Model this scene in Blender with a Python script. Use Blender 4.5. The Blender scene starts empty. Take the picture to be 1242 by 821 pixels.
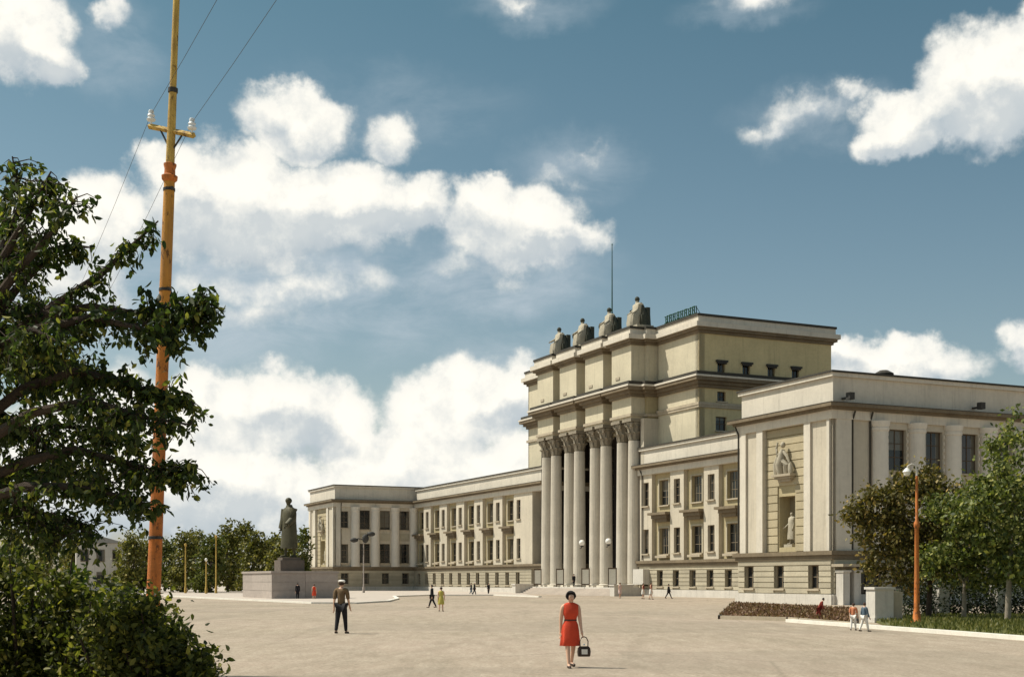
import bpy, bmesh, math, random
import numpy as np
from mathutils import Vector, Matrix, Quaternion
random.seed(7); rng = np.random.default_rng(7)
R = math.radians
S = bpy.context.scene
C = S.collection

# ------------------------------------------------------------------ camera
F = 1560.0; CX = 621.0; HY = 703.0; EYE = 1.8          # focal length, centre, horizon (px of a 1242 wide frame), eye height
cam_d = bpy.data.cameras.new('camera'); cam = bpy.data.objects.new('camera', cam_d); C.objects.link(cam)
cam.location = (0, 0, EYE); cam.rotation_euler = (R(90), 0, 0)
cam_d.sensor_width = 36; cam_d.lens = 36 * F / 1242
cam_d.shift_y = (HY - 410.5) / 1242
cam_d.clip_start = 0.1; cam_d.clip_end = 6000
S.camera = cam

# ------------------------------------------------------------------ sun
SUN_EL = R(55); SUN_T = R(-13)                           # sun: left and slightly beyond the camera
sdir = Vector((-math.cos(SUN_T) * math.cos(SUN_EL), -math.sin(SUN_T) * math.cos(SUN_EL), math.sin(SUN_EL)))
sl = bpy.data.lights.new('sun', 'SUN'); sl.energy = 3.6; sl.angle = R(0.5); sl.color = (1.0, 0.93, 0.80)
so = bpy.data.objects.new('sun', sl); C.objects.link(so)
so.rotation_euler = sdir.to_track_quat('Z', 'Y').to_euler(); so.location = sdir * 100

# ------------------------------------------------------------------ colour management
S.view_settings.view_transform = 'Standard'; S.view_settings.look = 'None'
S.view_settings.exposure = 0.6; S.view_settings.gamma = 1.0

# ------------------------------------------------------------------ node helper
class NT:
    def __init__(s, tree): s.t = tree; s.n = tree.nodes; s.l = tree.links
    def add(s, typ, **kw):
        nd = s.n.new(typ)
        for k, v in kw.items(): setattr(nd, k, v)
        return nd
    def put(s, sock, v):
        if isinstance(v, bpy.types.NodeSocket): s.l.new(v, sock)
        else: sock.default_value = v
    def math(s, op, a, b=0.0, c=0.0, clamp=False):
        nd = s.add('ShaderNodeMath', operation=op); nd.use_clamp = clamp
        s.put(nd.inputs[0], a); s.put(nd.inputs[1], b); s.put(nd.inputs[2], c)
        return nd.outputs[0]
    def mapr(s, v, a, b, c, d, smooth=False):
        nd = s.add('ShaderNodeMapRange')
        if smooth: nd.interpolation_type = 'SMOOTHSTEP'
        s.put(nd.inputs[0], v)
        for i, x in enumerate((a, b, c, d)): s.put(nd.inputs[i + 1], x)
        return nd.outputs[0]
    def mix(s, f, a, b, blend='MIX'):
        nd = s.add('ShaderNodeMix', data_type='RGBA', blend_type=blend)
        s.put(nd.inputs[0], f); s.put(nd.inputs[6], a); s.put(nd.inputs[7], b)
        return nd.outputs[2]
    def noise(s, vec, scale, detail=5, rough=0.55, dist=0.0):
        nd = s.add('ShaderNodeTexNoise')
        if vec is not None: s.l.new(vec, nd.inputs['Vector'])
        nd.inputs['Scale'].default_value = scale; nd.inputs['Detail'].default_value = detail
        nd.inputs['Roughness'].default_value = rough; nd.inputs['Distortion'].default_value = dist
        return nd.outputs[0]
    def vscale(s, vec, sc):
        nd = s.add('ShaderNodeMapping'); s.l.new(vec, nd.inputs[0]); nd.inputs[3].default_value = sc
        return nd.outputs[0]
def rgb(r, g, b): return (r, g, b, 1.0)

# ------------------------------------------------------------------ world: Nishita sky with cumulus clouds
W = bpy.data.worlds.new('World'); S.world = W; W.use_nodes = True
w = NT(W.node_tree); w.n.clear()
sky = w.add('ShaderNodeTexSky', sky_type='NISHITA'); sky.sun_disc = False
sky.sun_elevation = SUN_EL
sky.sun_rotation = math.atan2(sdir.x, sdir.y)
sky.air_density = 1.0; sky.dust_density = 1.6; sky.ozone_density = 1.4
tc = w.add('ShaderNodeTexCoord'); d0 = tc.outputs['Generated']
sep = w.add('ShaderNodeSeparateXYZ'); w.l.new(d0, sep.inputs[0])
az = w.math('ARCTAN2', sep.outputs[0], sep.outputs[1])          # 0 = +Y, positive to the right
hyp = w.math('SQRT', w.math('ADD', w.math('MULTIPLY', sep.outputs[0], sep.outputs[0]), w.math('MULTIPLY', sep.outputs[1], sep.outputs[1])))
el = w.math('ARCTAN2', sep.outputs[2], hyp)
cmb = w.add('ShaderNodeCombineXYZ'); w.l.new(az, cmb.inputs[0]); w.l.new(el, cmb.inputs[1])
ae = cmb.outputs[0]
# lumpy edges
wn = w.add('ShaderNodeTexNoise'); w.l.new(d0, wn.inputs['Vector']); wn.inputs['Scale'].default_value = 16; wn.inputs['Detail'].default_value = 6; wn.inputs['Roughness'].default_value = 0.6
wof = w.add('ShaderNodeVectorMath', operation='SUBTRACT'); w.l.new(wn.outputs[1], wof.inputs[0]); wof.inputs[1].default_value = (0.5, 0.5, 0.5)
wsc = w.add('ShaderNodeVectorMath', operation='SCALE'); w.l.new(wof.outputs[0], wsc.inputs[0]); wsc.inputs[3].default_value = 0.060
wad = w.add('ShaderNodeVectorMath', operation='ADD'); w.l.new(ae, wad.inputs[0]); w.l.new(wsc.outputs[0], wad.inputs[1])
pae = wad.outputs[0]
BLOBS = [  # centre x,y and radii in px of the frame, strength, thin
    (10, 35, 95, 70, 1.0), (60, 70, 50, 40, .9), (135, 12, 30, 26, .55),
    (300, 258, 150, 78, 1.2), (420, 250, 115, 62, 1.1), (215, 225, 60, 55, 1.0), (360, 150, 88, 42, .9), (470, 162, 46, 32, .62),
    (110, 275, 110, 60, 1.0), (60, 330, 120, 90, 1.0), (622, 270, 105, 48, 1.0), (590, 240, 55, 34, .85), (690, 285, 60, 34, .75), (508, 250, 75, 42, .85),
    (350, 352, 190, 40, .42), (590, 318, 90, 26, .36), (300, 385, 150, 26, .30),
    (300, 497, 165, 62, 1.15), (400, 500, 80, 52, 1.0), (562, 497, 110, 66, 1.2), (630, 480, 55, 50, .9), (480, 540, 130, 50, 1.0), (160, 560, 180, 130, .95),
    (300, 600, 400, 75, .95), (600, 590, 200, 70, .9),
    (1200, 100, 90, 80, 1.2), (1255, 70, 90, 70, 1.1), (1110, 150, 66, 40, 1.0), (1070, 175, 38, 24, .75), (990, 142, 75, 30, .46), (1048, 118, 32, 20, .45), (935, 168, 60, 18, .32),
    (705, 182, 42, 24, .36), (670, 215, 70, 24, .30), (1090, 442, 120, 36, 1.0), (1010, 430, 60, 24, .8), (1250, 415, 40, 40, .7),
    (640, 0, 60, 18, .35), (905, 0, 70, 22, .38)]
field = None; low = None
for (bx, by, rx, ry, st) in BLOBS:
    ax = (bx - CX) / F; az_ = math.atan(ax); e_ = math.atan((HY - by) / F * math.cos(az_))
    sa = math.cos(az_) ** 2 / F; se = math.cos(az_) / F
    m = w.add('ShaderNodeVectorMath', operation='MULTIPLY_ADD')
    w.l.new(pae, m.inputs[0]); rx, ry = rx * 1.16, ry * 1.16; kx, ky = 1 / (rx * sa), 1 / (ry * se)
    m.inputs[1].default_value = (kx, ky, 0); m.inputs[2].default_value = (-az_ * kx, -e_ * ky, 0)
    ln = w.add('ShaderNodeVectorMath', operation='LENGTH'); w.l.new(m.outputs[0], ln.inputs[0])
    v = w.math('MULTIPLY', w.math('SUBTRACT', 1.0, ln.outputs[1], clamp=True), st)
    sp = w.add('ShaderNodeSeparateXYZ'); w.l.new(m.outputs[0], sp.inputs[0])
    lw = w.math('MULTIPLY', v, sp.outputs[1])                    # + above the middle, - below
    field = v if field is None else w.math('SMOOTH_MAX', field, v, 0.05)
    low = lw if low is None else w.math('ADD', low, lw)
# the rest of the sky carries clouds of the same kind
gen = w.noise(w.vscale(d0, (1, 1, 2.0)), 2.6, 5, 0.55)
genm = w.mapr(gen, 0.53, 0.72, 0.0, 0.8)
out_az = w.mapr(w.math('ABSOLUTE', az), 0.43, 0.56, 0.0, 1.0, True)
out_el = w.mapr(el, 0.46, 0.58, 0.0, 1.0, True)
outside = w.math('MAXIMUM', out_az, out_el)
up = w.mapr(el, -0.02, 0.05, 0, 1)
field = w.math('MAXIMUM', field, w.math('MULTIPLY', w.math('MULTIPLY', genm, outside), up))
fine = w.noise(d0, 34, 7, 0.62)
vor = w.add('ShaderNodeTexVoronoi', feature='SMOOTH_F1'); w.l.new(d0, vor.inputs['Vector']); vor.inputs['Scale'].default_value = 38; vor.inputs['Smoothness'].default_value = 0.6
puff = w.math('ADD', w.math('MULTIPLY', w.math('SUBTRACT', fine, 0.5), 0.55), w.math('MULTIPLY', w.math('SUBTRACT', 0.45, vor.outputs[0]), 0.36))
den = w.math('ADD', field, w.math('MULTIPLY', puff, w.mapr(field, 0.0, 0.25, 0.0, 1.0)))
alpha = w.mapr(den, 0.09, 0.42, 0.0, 1.0, True)
# sunlit side against shaded base: compare the puffs with the same puffs a little toward the sun
sh = w.add('ShaderNodeVectorMath', operation='ADD'); w.l.new(d0, sh.inputs[0]); sh.inputs[1].default_value = (-0.012, 0, 0.014)
fine2 = w.noise(sh.outputs[0], 34, 7, 0.62)
relief = w.math('SUBTRACT', fine, fine2)
lit = w.math('ADD', w.math('MULTIPLY', relief, 1.6), w.mapr(low, -0.26, 0.10, 0.0, 1.0, True), clamp=True)
thick = w.mapr(den, 0.25, 0.7, 0.0, 1.0)
lit = w.math('ADD', w.math('MULTIPLY', lit, 0.75), w.math('MULTIPLY', thick, 0.25))
ccol = w.mix(lit, rgb(3.45, 3.95, 4.3), rgb(7.7, 7.45, 6.75))
grade = w.mix(w.mapr(el, 0.02, 0.42, 0, 1), rgb(0.90, 0.83, 0.72), rgb(0.45, 0.61, 0.515))
blue = w.mix(1.0, sky.outputs[0], grade, 'MULTIPLY')
veil = None
for (bx, by, rx, ry, st) in ((340, 365, 350, 85, 1.15), (590, 335, 220, 65, .95), (250, 410, 260, 50, .8), (1010, 150, 150, 50, .5), (700, 200, 100, 55, .6), (480, 130, 200, 60, .35), (250, 590, 520, 110, 1.0), (130, 60, 110, 70, .5), (640, 8, 110, 30, .5), (900, 8, 110, 30, .5), (620, 430, 150, 40, .5)):
    ax = (bx - CX) / F; az_ = math.atan(ax); e_ = math.atan((HY - by) / F * math.cos(az_)); sa = math.cos(az_) ** 2 / F; se = math.cos(az_) / F
    m = w.add('ShaderNodeVectorMath', operation='MULTIPLY_ADD'); w.l.new(pae, m.inputs[0]); kx, ky = 1 / (rx * sa), 1 / (ry * se)
    m.inputs[1].default_value = (kx, ky, 0); m.inputs[2].default_value = (-az_ * kx, -e_ * ky, 0)
    ln = w.add('ShaderNodeVectorMath', operation='LENGTH'); w.l.new(m.outputs[0], ln.inputs[0])
    v = w.math('MULTIPLY', w.mapr(ln.outputs[1], 1.0, .2, 0.0, 1.0, True), st); veil = v if veil is None else w.math('MAXIMUM', veil, v)
wisp = w.noise(w.vscale(d0, (1, 1, 2.6)), 13, 7, .62, .4)
veil = w.math('MULTIPLY', veil, w.mapr(wisp, .34, .66, .12, .78))
blue = w.mix(veil, blue, rgb(4.0, 4.5, 4.9))
final = w.mix(alpha, blue, ccol)
bg = w.add('ShaderNodeBackground'); w.l.new(final, bg.inputs[0]); bg.inputs[1].default_value = 0.092
wo = w.add('ShaderNodeOutputWorld'); w.l.new(bg.outputs[0], wo.inputs[0])

# ------------------------------------------------------------------ materials
MATS = {}
def mat(name, col, rough=0.85, ns=1.0, amt=0.25, bump=0.0, metal=0.0, streak=0.0, bscale=None, spec=0.3, tint=None, varobj=0.0):
    m = bpy.data.materials.new(name); m.use_nodes = True; t = NT(m.node_tree)
    p = t.n['Principled BSDF']; tcn = t.add('ShaderNodeTexCoord'); o = tcn.outputs['Object']
    n1 = t.noise(o, ns, 6, 0.6); n2 = t.noise(o, ns * 9, 4, 0.6)
    f = t.math('ADD', t.math('MULTIPLY', n1, 0.65), t.math('MULTIPLY', n2, 0.35))
    a = tuple(c * (1 - amt) for c in col); b = tuple(min(1, c * (1 + amt)) for c in col)
    if tint: a = tuple(x * y for x, y in zip(a, tint))
    c = t.mix(t.mapr(f, 0.3, 0.7, 0, 1), rgb(*a), rgb(*b))
    if streak:
        st = t.noise(t.vscale(o, (2.2, 2.2, 0.14)), 1.6, 7, 0.72)
        c = t.mix(t.mapr(st, 0.52, 0.75, 0, streak), c, rgb(*[x * 0.42 for x in col]))
    if streak:
        sp_ = t.noise(o, 2.6, 7, .75); c = t.mix(t.mapr(sp_, .60, .78, 0, streak * .8), c, rgb(*[x * .5 for x in col]))
    if varobj:
        oi = t.add('ShaderNodeObjectInfo')
        hs = t.add('ShaderNodeHueSaturation'); t.l.new(c, hs.inputs['Color']); t.put(hs.inputs['Value'], t.mapr(oi.outputs['Random'], 0, 1, 1 - varobj, 1 + varobj)); c = hs.outputs[0]
    t.l.new(c, p.inputs['Base Color'])
    p.inputs['Roughness'].default_value = rough; p.inputs['Metallic'].default_value = metal
    p.inputs['Specular IOR Level'].default_value = spec
    if bump:
        bn = t.add('ShaderNodeBump'); bn.inputs['Strength'].default_value = bump; bn.inputs['Distance'].default_value = 0.05
        t.l.new(t.noise(o, bscale or ns * 14, 5, 0.65), bn.inputs['Height']); t.l.new(bn.outputs[0], p.inputs['Normal'])
    MATS[name] = m; return m
cream = mat('cream_render', (.54, .485, .39), .9, .35, .14, .3, streak=.5)
pale = mat('pale_render', (.61, .56, .475), .9, .4, .13, .25, streak=.45)
ochre = mat('ochre_render', (.42, .355, .215), .9, .35, .16, .3, streak=.45)
side_lift = mat('side_lift_render', (.60, .50, .285), .9, .35, .15, .3, streak=.4)  # albedo raised and yellowed to lift the shaded tower side
butter = mat('butter_render', (.57, .515, .385), .9, .35, .14, .25, streak=.45)
stone = mat('plinth_stone', (.43, .385, .29), .9, .6, .16, .4, streak=.2, varobj=.14)
halfm = mat('light_column', (.70, .65, .57), .9, .4, .10, .25, streak=.3)
tanstone = mat('tan_course_stone', (.42, .36, .24), .9, .6, .14, .4, streak=.25, varobj=.10)
whitewash = mat('white_base', (.58, .545, .49), .9, .6, .16, .3, streak=.5)
cornicem = mat('cornice_stone', (.42, .36, .27), .85, .5, .2, .2, streak=.5)
capm = mat('weathered_capital', (.27, .235, .18), .9, 2, .35, .4)
darkcor = mat('weathered_shade_cornice', (.19, .15, .10), .9, .5, .3, .3, streak=.5)  # dark brown carries the underside shade of the cornices along with weathering
sheet = mat('roof_sheet', (.05, .045, .036), .7, .6, .25, .1)
glass = mat('dark_glass', (.012, .014, .016), .10, .5, .3, 0, spec=.5)
def curtains():
    t = NT(glass.node_tree); p = t.n['Principled BSDF']; old = p.inputs['Base Color'].links[0].from_socket
    r = t.add('ShaderNodeObjectInfo').outputs['Random']; g = t.add('ShaderNodeSeparateXYZ'); t.l.new(t.add('ShaderNodeTexCoord').outputs['Generated'], g.inputs[0])
    half = t.math('GREATER_THAN', g.outputs[2], t.math('MULTIPLY', t.math('FRACT', t.math('MULTIPLY', r, 7.3)), .9))
    side = t.math('GREATER_THAN', t.math('ABSOLUTE', t.math('SUBTRACT', g.outputs[0], .5)), .26)
    cur = t.math('MULTIPLY', t.math('GREATER_THAN', r, .45), t.math('MAXIMUM', t.math('MULTIPLY', side, t.math('LESS_THAN', r, .8)), t.math('MULTIPLY', half, t.math('GREATER_THAN', r, .8))))
    t.l.new(t.mix(t.math('MULTIPLY', cur, .75), old, rgb(.16, .145, .115)), p.inputs['Base Color'])
curtains()
framem = mat('window_frame', (.20, .16, .11), .7, 3, .2)
frameb = mat('frame_brown', (.10, .07, .045), .7, 3, .2)
door_shadem = mat('door_wood_loggia_shade', (.022, .016, .012), .6, 2, .3)  # door wood; near black also puts the loggia shade into its walls
stat_st = mat('statue_stone', (.40, .36, .28), .9, 2.5, .25, .5)
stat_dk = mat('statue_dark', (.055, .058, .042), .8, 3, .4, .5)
bronze = mat('bronze_patina', (.075, .070, .040), .6, 1.2, .45, .4, metal=.15)
granite = mat('grey_granite', (.37, .32, .285), .75, 2.2, .16, .2, varobj=.10)
redgran = mat('brown_granite', (.135, .108, .088), .7, 3, .2, .2)
orange = mat('orange_paint', (.56, .165, .028), .6, 2.0, .28, .25, streak=.6)
yellowp = mat('yellow_paint', (.56, .38, .09), .75, 4.0, .35, .3, streak=.7)
porcelain = mat('porcelain', (.72, .76, .78), .25, 4, .08)
iron = mat('dark_iron', (.045, .043, .04), .7, 5, .3)
greenp = mat('green_paint', (.02, .075, .045), .6, 3, .3)
lampw = mat('white_lamp_glass', (.82, .80, .75), .35, 4, .05)
bark = mat('bark', (.075, .055, .04), .95, 6, .4, .8)
bark_pale = mat('pale_bark', (.28, .24, .19), .95, 5, .35, .6)
kerbm = mat('white_kerb', (.70, .67, .60), .9, 1.5, .15, .2)
pavem = mat('light_paving', (.46, .40, .345), .9, .5, .16, .2)
soil = mat('soil', (.11, .065, .045), .95, 2, .35, .6)
skinm = mat('skin', (.64, .40, .28), .6, 6, .08)
redd = mat('red_cloth', (.60, .062, .025), .8, 5, .16, .3)
blackc = mat('black_cloth', (.016, .015, .018), .85, 5, .3)
hairm = mat('black_hair', (.010, .008, .008), .6, 30, .4, .6)
brownh = mat('brown_hair', (.06, .03, .018), .6, 30, .4, .6)
tanc = mat('tan_cloth', (.16, .105, .055), .85, 4, .25, .3)
whitec = mat('white_cloth', (.72, .69, .64), .85, 5, .08)
yellc = mat('yellow_cloth', (.50, .43, .10), .85, 5, .15)
bluec = mat('blue_cloth', (.09, .13, .17), .85, 5, .2)
oranc = mat('orange_cloth', (.58, .22, .11), .85, 5, .15)
dredc = mat('dark_red_cloth', (.22, .03, .02), .85, 5, .2)
pinkc = mat('pink_cloth', (.66, .50, .47), .85, 5, .1)
leatherm = mat('dark_leather', (.045, .028, .020), .5, 8, .3)
posterm = mat('poster_paper', (.66, .63, .55), .8, 6, .1)

def pole_mat():
    m = mat('worn_pole_paint', (.54, .16, .030), .75, 5.0, .42, .4, streak=.85); t = NT(m.node_tree); p = t.n['Principled BSDF']
    old = p.inputs['Base Color'].links[0].from_socket
    sp = t.add('ShaderNodeSeparateXYZ'); t.l.new(t.add('ShaderNodeTexCoord').outputs['Object'], sp.inputs[0])
    z = t.math('ADD', sp.outputs[2], t.math('MULTIPLY', t.noise(t.add('ShaderNodeTexCoord').outputs['Object'], 1.2, 4), 2.0))
    t.l.new(t.mix(t.mapr(z, 5.2, 9.5, 0, .85), old, rgb(.58, .29, .045)), p.inputs['Base Color']); return m
polem = pole_mat()
def worn(m):
    t = NT(m.node_tree); p = t.n['Principled BSDF']; old = p.inputs['Base Color'].links[0].from_socket; o = t.add('ShaderNodeTexCoord').outputs['Object']
    a = t.noise(t.vscale(o, (1, 1, .45)), 9, 7, .72); b = t.noise(t.vscale(o, (1, 1, .12)), 7, 5, .6); c = t.noise(o, 1.1, 3, .6)
    col = t.mix(t.mapr(b, .45, .68, 0, .55), old, rgb(.20, .085, .03))
    col = t.mix(t.mapr(c, .42, .62, 0, .12), col, rgb(.50, .33, .16))
    col = t.mix(t.mapr(a, .56, .62, 0, .85), col, rgb(.075, .035, .018))
    t.l.new(col, p.inputs['Base Color'])
for m_ in (polem, orange, yellowp): worn(m_)
def ground_mat():
    m = bpy.data.materials.new('square_asphalt'); m.use_nodes = True; t = NT(m.node_tree); p = t.n['Principled BSDF']
    o = t.add('ShaderNodeTexCoord').outputs['Object']
    a = t.noise(o, .05, 6, .65); b = t.noise(t.vscale(o, (1, .25, 1)), .45, 8, .75, .8); c = t.noise(o, 11, 6, .8); e = t.noise(t.vscale(o, (1, .25, 1)), 2.0, 8, .8)
    col = t.mix(t.mapr(a, .34, .66, 0, 1), rgb(.355, .295, .218), rgb(.47, .368, .295))
    col = t.mix(t.mapr(b, .45, .64, 0, .6), col, rgb(.265, .218, .16))
    col = t.mix(t.mapr(e, .44, .62, 0, .65), col, rgb(.54, .455, .36))
    col = t.mix(t.mapr(c, .34, .60, .75, 0), col, rgb(.15, .128, .095))
    vo = t.add('ShaderNodeTexVoronoi', feature='DISTANCE_TO_EDGE'); t.l.new(o, vo.inputs['Vector']); vo.inputs['Scale'].default_value = .16
    col = t.mix(t.math('MULTIPLY', t.mapr(vo.outputs[0], 0, .012, .5, 0), t.mapr(a, .45, .6, 0, 1)), col, rgb(.13, .11, .08))
    pt = t.add('ShaderNodeTexVoronoi', feature='F1', distance='CHEBYCHEV'); t.l.new(o, pt.inputs['Vector']); pt.inputs['Scale'].default_value = .11
    sp = t.add('ShaderNodeSeparateXYZ'); t.l.new(pt.outputs['Color'], sp.inputs[0])
    col = t.mix(t.mapr(sp.outputs[0], .60, .62, 0, .22), col, rgb(.20, .175, .135))
    t.l.new(col, p.inputs['Base Color']); p.inputs['Roughness'].default_value = .92; p.inputs['Specular IOR Level'].default_value = .2
    bn = t.add('ShaderNodeBump'); bn.inputs['Strength'].default_value = .35; bn.inputs['Distance'].default_value = .03
    t.l.new(t.noise(o, 22, 6, .7), bn.inputs['Height']); t.l.new(bn.outputs[0], p.inputs['Normal'])
    return m
asphalt = ground_mat()
def leaf_mat(name, dark, light, yellow=None, trans=.35):
    m = bpy.data.materials.new(name); m.use_nodes = True; t = NT(m.node_tree); p = t.n['Principled BSDF']; out = t.n['Material Output']
    at = t.add('ShaderNodeAttribute', attribute_name='rnd'); r = at.outputs['Fac']
    c = t.mix(t.mapr(r, 0, .8, 0, 1), rgb(*dark), rgb(*light))
    if yellow: c = t.mix(t.mapr(r, .8, 1, 0, 1), c, rgb(*yellow))
    t.l.new(c, p.inputs['Base Color']); p.inputs['Roughness'].default_value = .55; p.inputs['Specular IOR Level'].default_value = .3
    tr = t.add('ShaderNodeBsdfTranslucent'); t.l.new(t.mix(1.0, c, rgb(1.0, 1.15, .5), 'MULTIPLY'), tr.inputs[0])
    ms = t.add('ShaderNodeMixShader'); ms.inputs[0].default_value = trans
    t.l.new(p.outputs[0], ms.inputs[1]); t.l.new(tr.outputs[0], ms.inputs[2]); t.l.new(ms.outputs[0], out.inputs[0])
    return m
leaf_dark = leaf_mat('dark_leaf', (.014, .028, .009), (.080, .110, .026), (.36, .34, .075), .45)
leaf_bush = leaf_mat('bush_leaf', (.022, .034, .009), (.135, .145, .03), (.40, .35, .08), .45)
leaf_far = leaf_mat('far_leaf', (.050, .058, .013), (.19, .18, .04), (.38, .32, .08), .25)
leaf_yel = leaf_mat('yellow_green_leaf', (.05, .07, .015), (.13, .14, .03), (.22, .19, .05), .3)
leaf_brown = leaf_mat('olive_leaf', (.038, .038, .010), (.20, .165, .045), (.44, .29, .085), .25)
leaf_green = leaf_mat('mid_green_leaf', (.034, .056, .016), (.21, .235, .065), (.44, .40, .11), .3)
leaf_red = leaf_mat('russet_leaf', (.13, .062, .035), (.25, .15, .085), (.30, .22, .11), .2)
grassm = leaf_mat('grass_blade', (.06, .075, .018), (.16, .16, .04), (.26, .22, .07), .25)
leaf_hedge = leaf_mat('hedge_leaf', (.010, .018, .008), (.028, .04, .014), (.06, .07, .02), .15)

# ------------------------------------------------------------------ mesh builder
class MB:
    def __init__(s): s.v = []; s.f = []
    def box(s, x0, x1, y0, y1, z0, z1):
        n = len(s.v)
        x0, x1 = min(x0, x1), max(x0, x1); y0, y1 = min(y0, y1), max(y0, y1); z0, z1 = min(z0, z1), max(z0, z1)
        s.v += [(x0, y0, z0), (x1, y0, z0), (x1, y1, z0), (x0, y1, z0), (x0, y0, z1), (x1, y0, z1), (x1, y1, z1), (x0, y1, z1)]
        s.f += [(n, n + 3, n + 2, n + 1), (n + 4, n + 5, n + 6, n + 7), (n, n + 1, n + 5, n + 4), (n + 1, n + 2, n + 6, n + 5), (n + 2, n + 3, n + 7, n + 6), (n + 3, n, n + 4, n + 7)]
        return s
    def poly(s, pts): n = len(s.v); s.v += [tuple(p) for p in pts]; s.f.append(tuple(range(n, n + len(pts)))); return s
    def loft(s, rings, cap=True):                       # rings: lists of points, same count
        n = len(s.v); k = len(rings[0])
        for r in rings: s.v += [tuple(p) for p in r]
        for i in range(len(rings) - 1):
            for j in range(k):
                a = n + i * k + j; b = n + i * k + (j + 1) % k
                s.f.append((a, b, b + k, a + k))
        if cap:
            s.f.append(tuple(range(n + k - 1, n - 1, -1))); m = n + (len(rings) - 1) * k; s.f.append(tuple(range(m, m + k)))
        return s
    def lathe(s, prof, c=(0, 0), seg=20, sx=1, sy=1, z=0):
        return s.loft([[(c[0] + sx * r * math.cos(2 * math.pi * j / seg), c[1] + sy * r * math.sin(2 * math.pi * j / seg), z + h) for j in range(seg)] for (r, h) in prof])
    def tube(s, pts, rad, seg=8):
        pts = [Vector(p) for p in pts]; rings = []
        for i, p in enumerate(pts):
            d = (pts[min(i + 1, len(pts) - 1)] - pts[max(i - 1, 0)]).normalized()
            a = Vector((0, 0, 1)) if abs(d.z) < .9 else Vector((1, 0, 0))
            u_ = d.cross(a).normalized(); v_ = d.cross(u_)
            r = rad[i] if isinstance(rad, (list, tuple)) else rad
            rings.append([p + r * (math.cos(2 * math.pi * j / seg) * u_ + math.sin(2 * math.pi * j / seg) * v_) for j in range(seg)])
        return s.loft(rings)
    def ball(s, c, rx, ry=None, rz=None, seg=12, rings=8):
        ry = ry or rx; rz = rz or rx
        return s.loft([[(c[0] + rx * math.sin(t) * math.cos(2 * math.pi * j / seg), c[1] + ry * math.sin(t) * math.sin(2 * math.pi * j / seg), c[2] - rz * math.cos(t)) for j in range(seg)]
                       for t in [max(.05, min(math.pi - .05, math.pi * i / rings)) for i in range(rings + 1)]])
    def mesh(s, name, m, smooth=False):
        me = bpy.data.meshes.new(name); me.from_pydata(s.v, [], s.f)
        bm = bmesh.new(); bm.from_mesh(me); bmesh.ops.recalc_face_normals(bm, faces=bm.faces); bm.to_mesh(me); bm.free()
        me.materials.append(m)
        if smooth:
            me.polygons.foreach_set('use_smooth', [True] * len(me.polygons))
            try: me.set_sharp_from_angle(angle=R(40))
            except Exception: pass
        return me
    def build(s, name, m, parent=None, smooth=False, kind=None, label=None):
        return link(name, s.mesh(name, m, smooth), parent, kind=kind, label=label)
def link(name, me, parent=None, loc=None, rz=0, kind=None, label=None):
    o = bpy.data.objects.new(name, me); C.objects.link(o)
    if parent: o.parent = parent
    if loc: o.location = loc
    if rz: o.rotation_euler.z = rz
    if kind: o['kind'] = kind
    if label: o['label'] = label
    return o
def thing(name, label, cat, loc=(0, 0, 0), rz=0, group=None):
    o = bpy.data.objects.new(name, None); C.objects.link(o); o.empty_display_size = .3
    o.location = loc; o.rotation_euler.z = rz; o['label'] = label; o['category'] = cat
    if group: o['group'] = group
    return o
def G(px, py, z=0.0):                                   # a point on the ground seen at a spot of the photograph
    D = (EYE - z) * F / (py - HY); return Vector(((px - CX) / F * D, D, z))
def at(px, py, D): return Vector(((px - CX) / F * D, D, EYE + (HY - py) / F * D))

# ------------------------------------------------------------------ ground
MB().poly([(-2500, -300, 0), (2500, -300, 0), (2500, 3500, 0), (-2500, 3500, 0)]).build('ground', asphalt, kind='structure')

# ------------------------------------------------------------------ the theatre (local x = depth into the building, local y = along the front, to the left)
PX, PY = (1010 - CX) / F * 93, 93.0
TH = math.atan2(.4195, .9077)
U = Vector((-.4195, .9077, 0)); V = Vector((.9077, .4195, 0)); P0 = Vector((PX, PY, 0))
def L2W(a, b, z=0): return P0 + a * U + b * V + Vector((0, 0, z))
T = thing('theatre_building', 'long cream theatre with tall paired columns, heavy cornices and a yellow upper block', 'building', (PX, PY, 0), TH)

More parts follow.
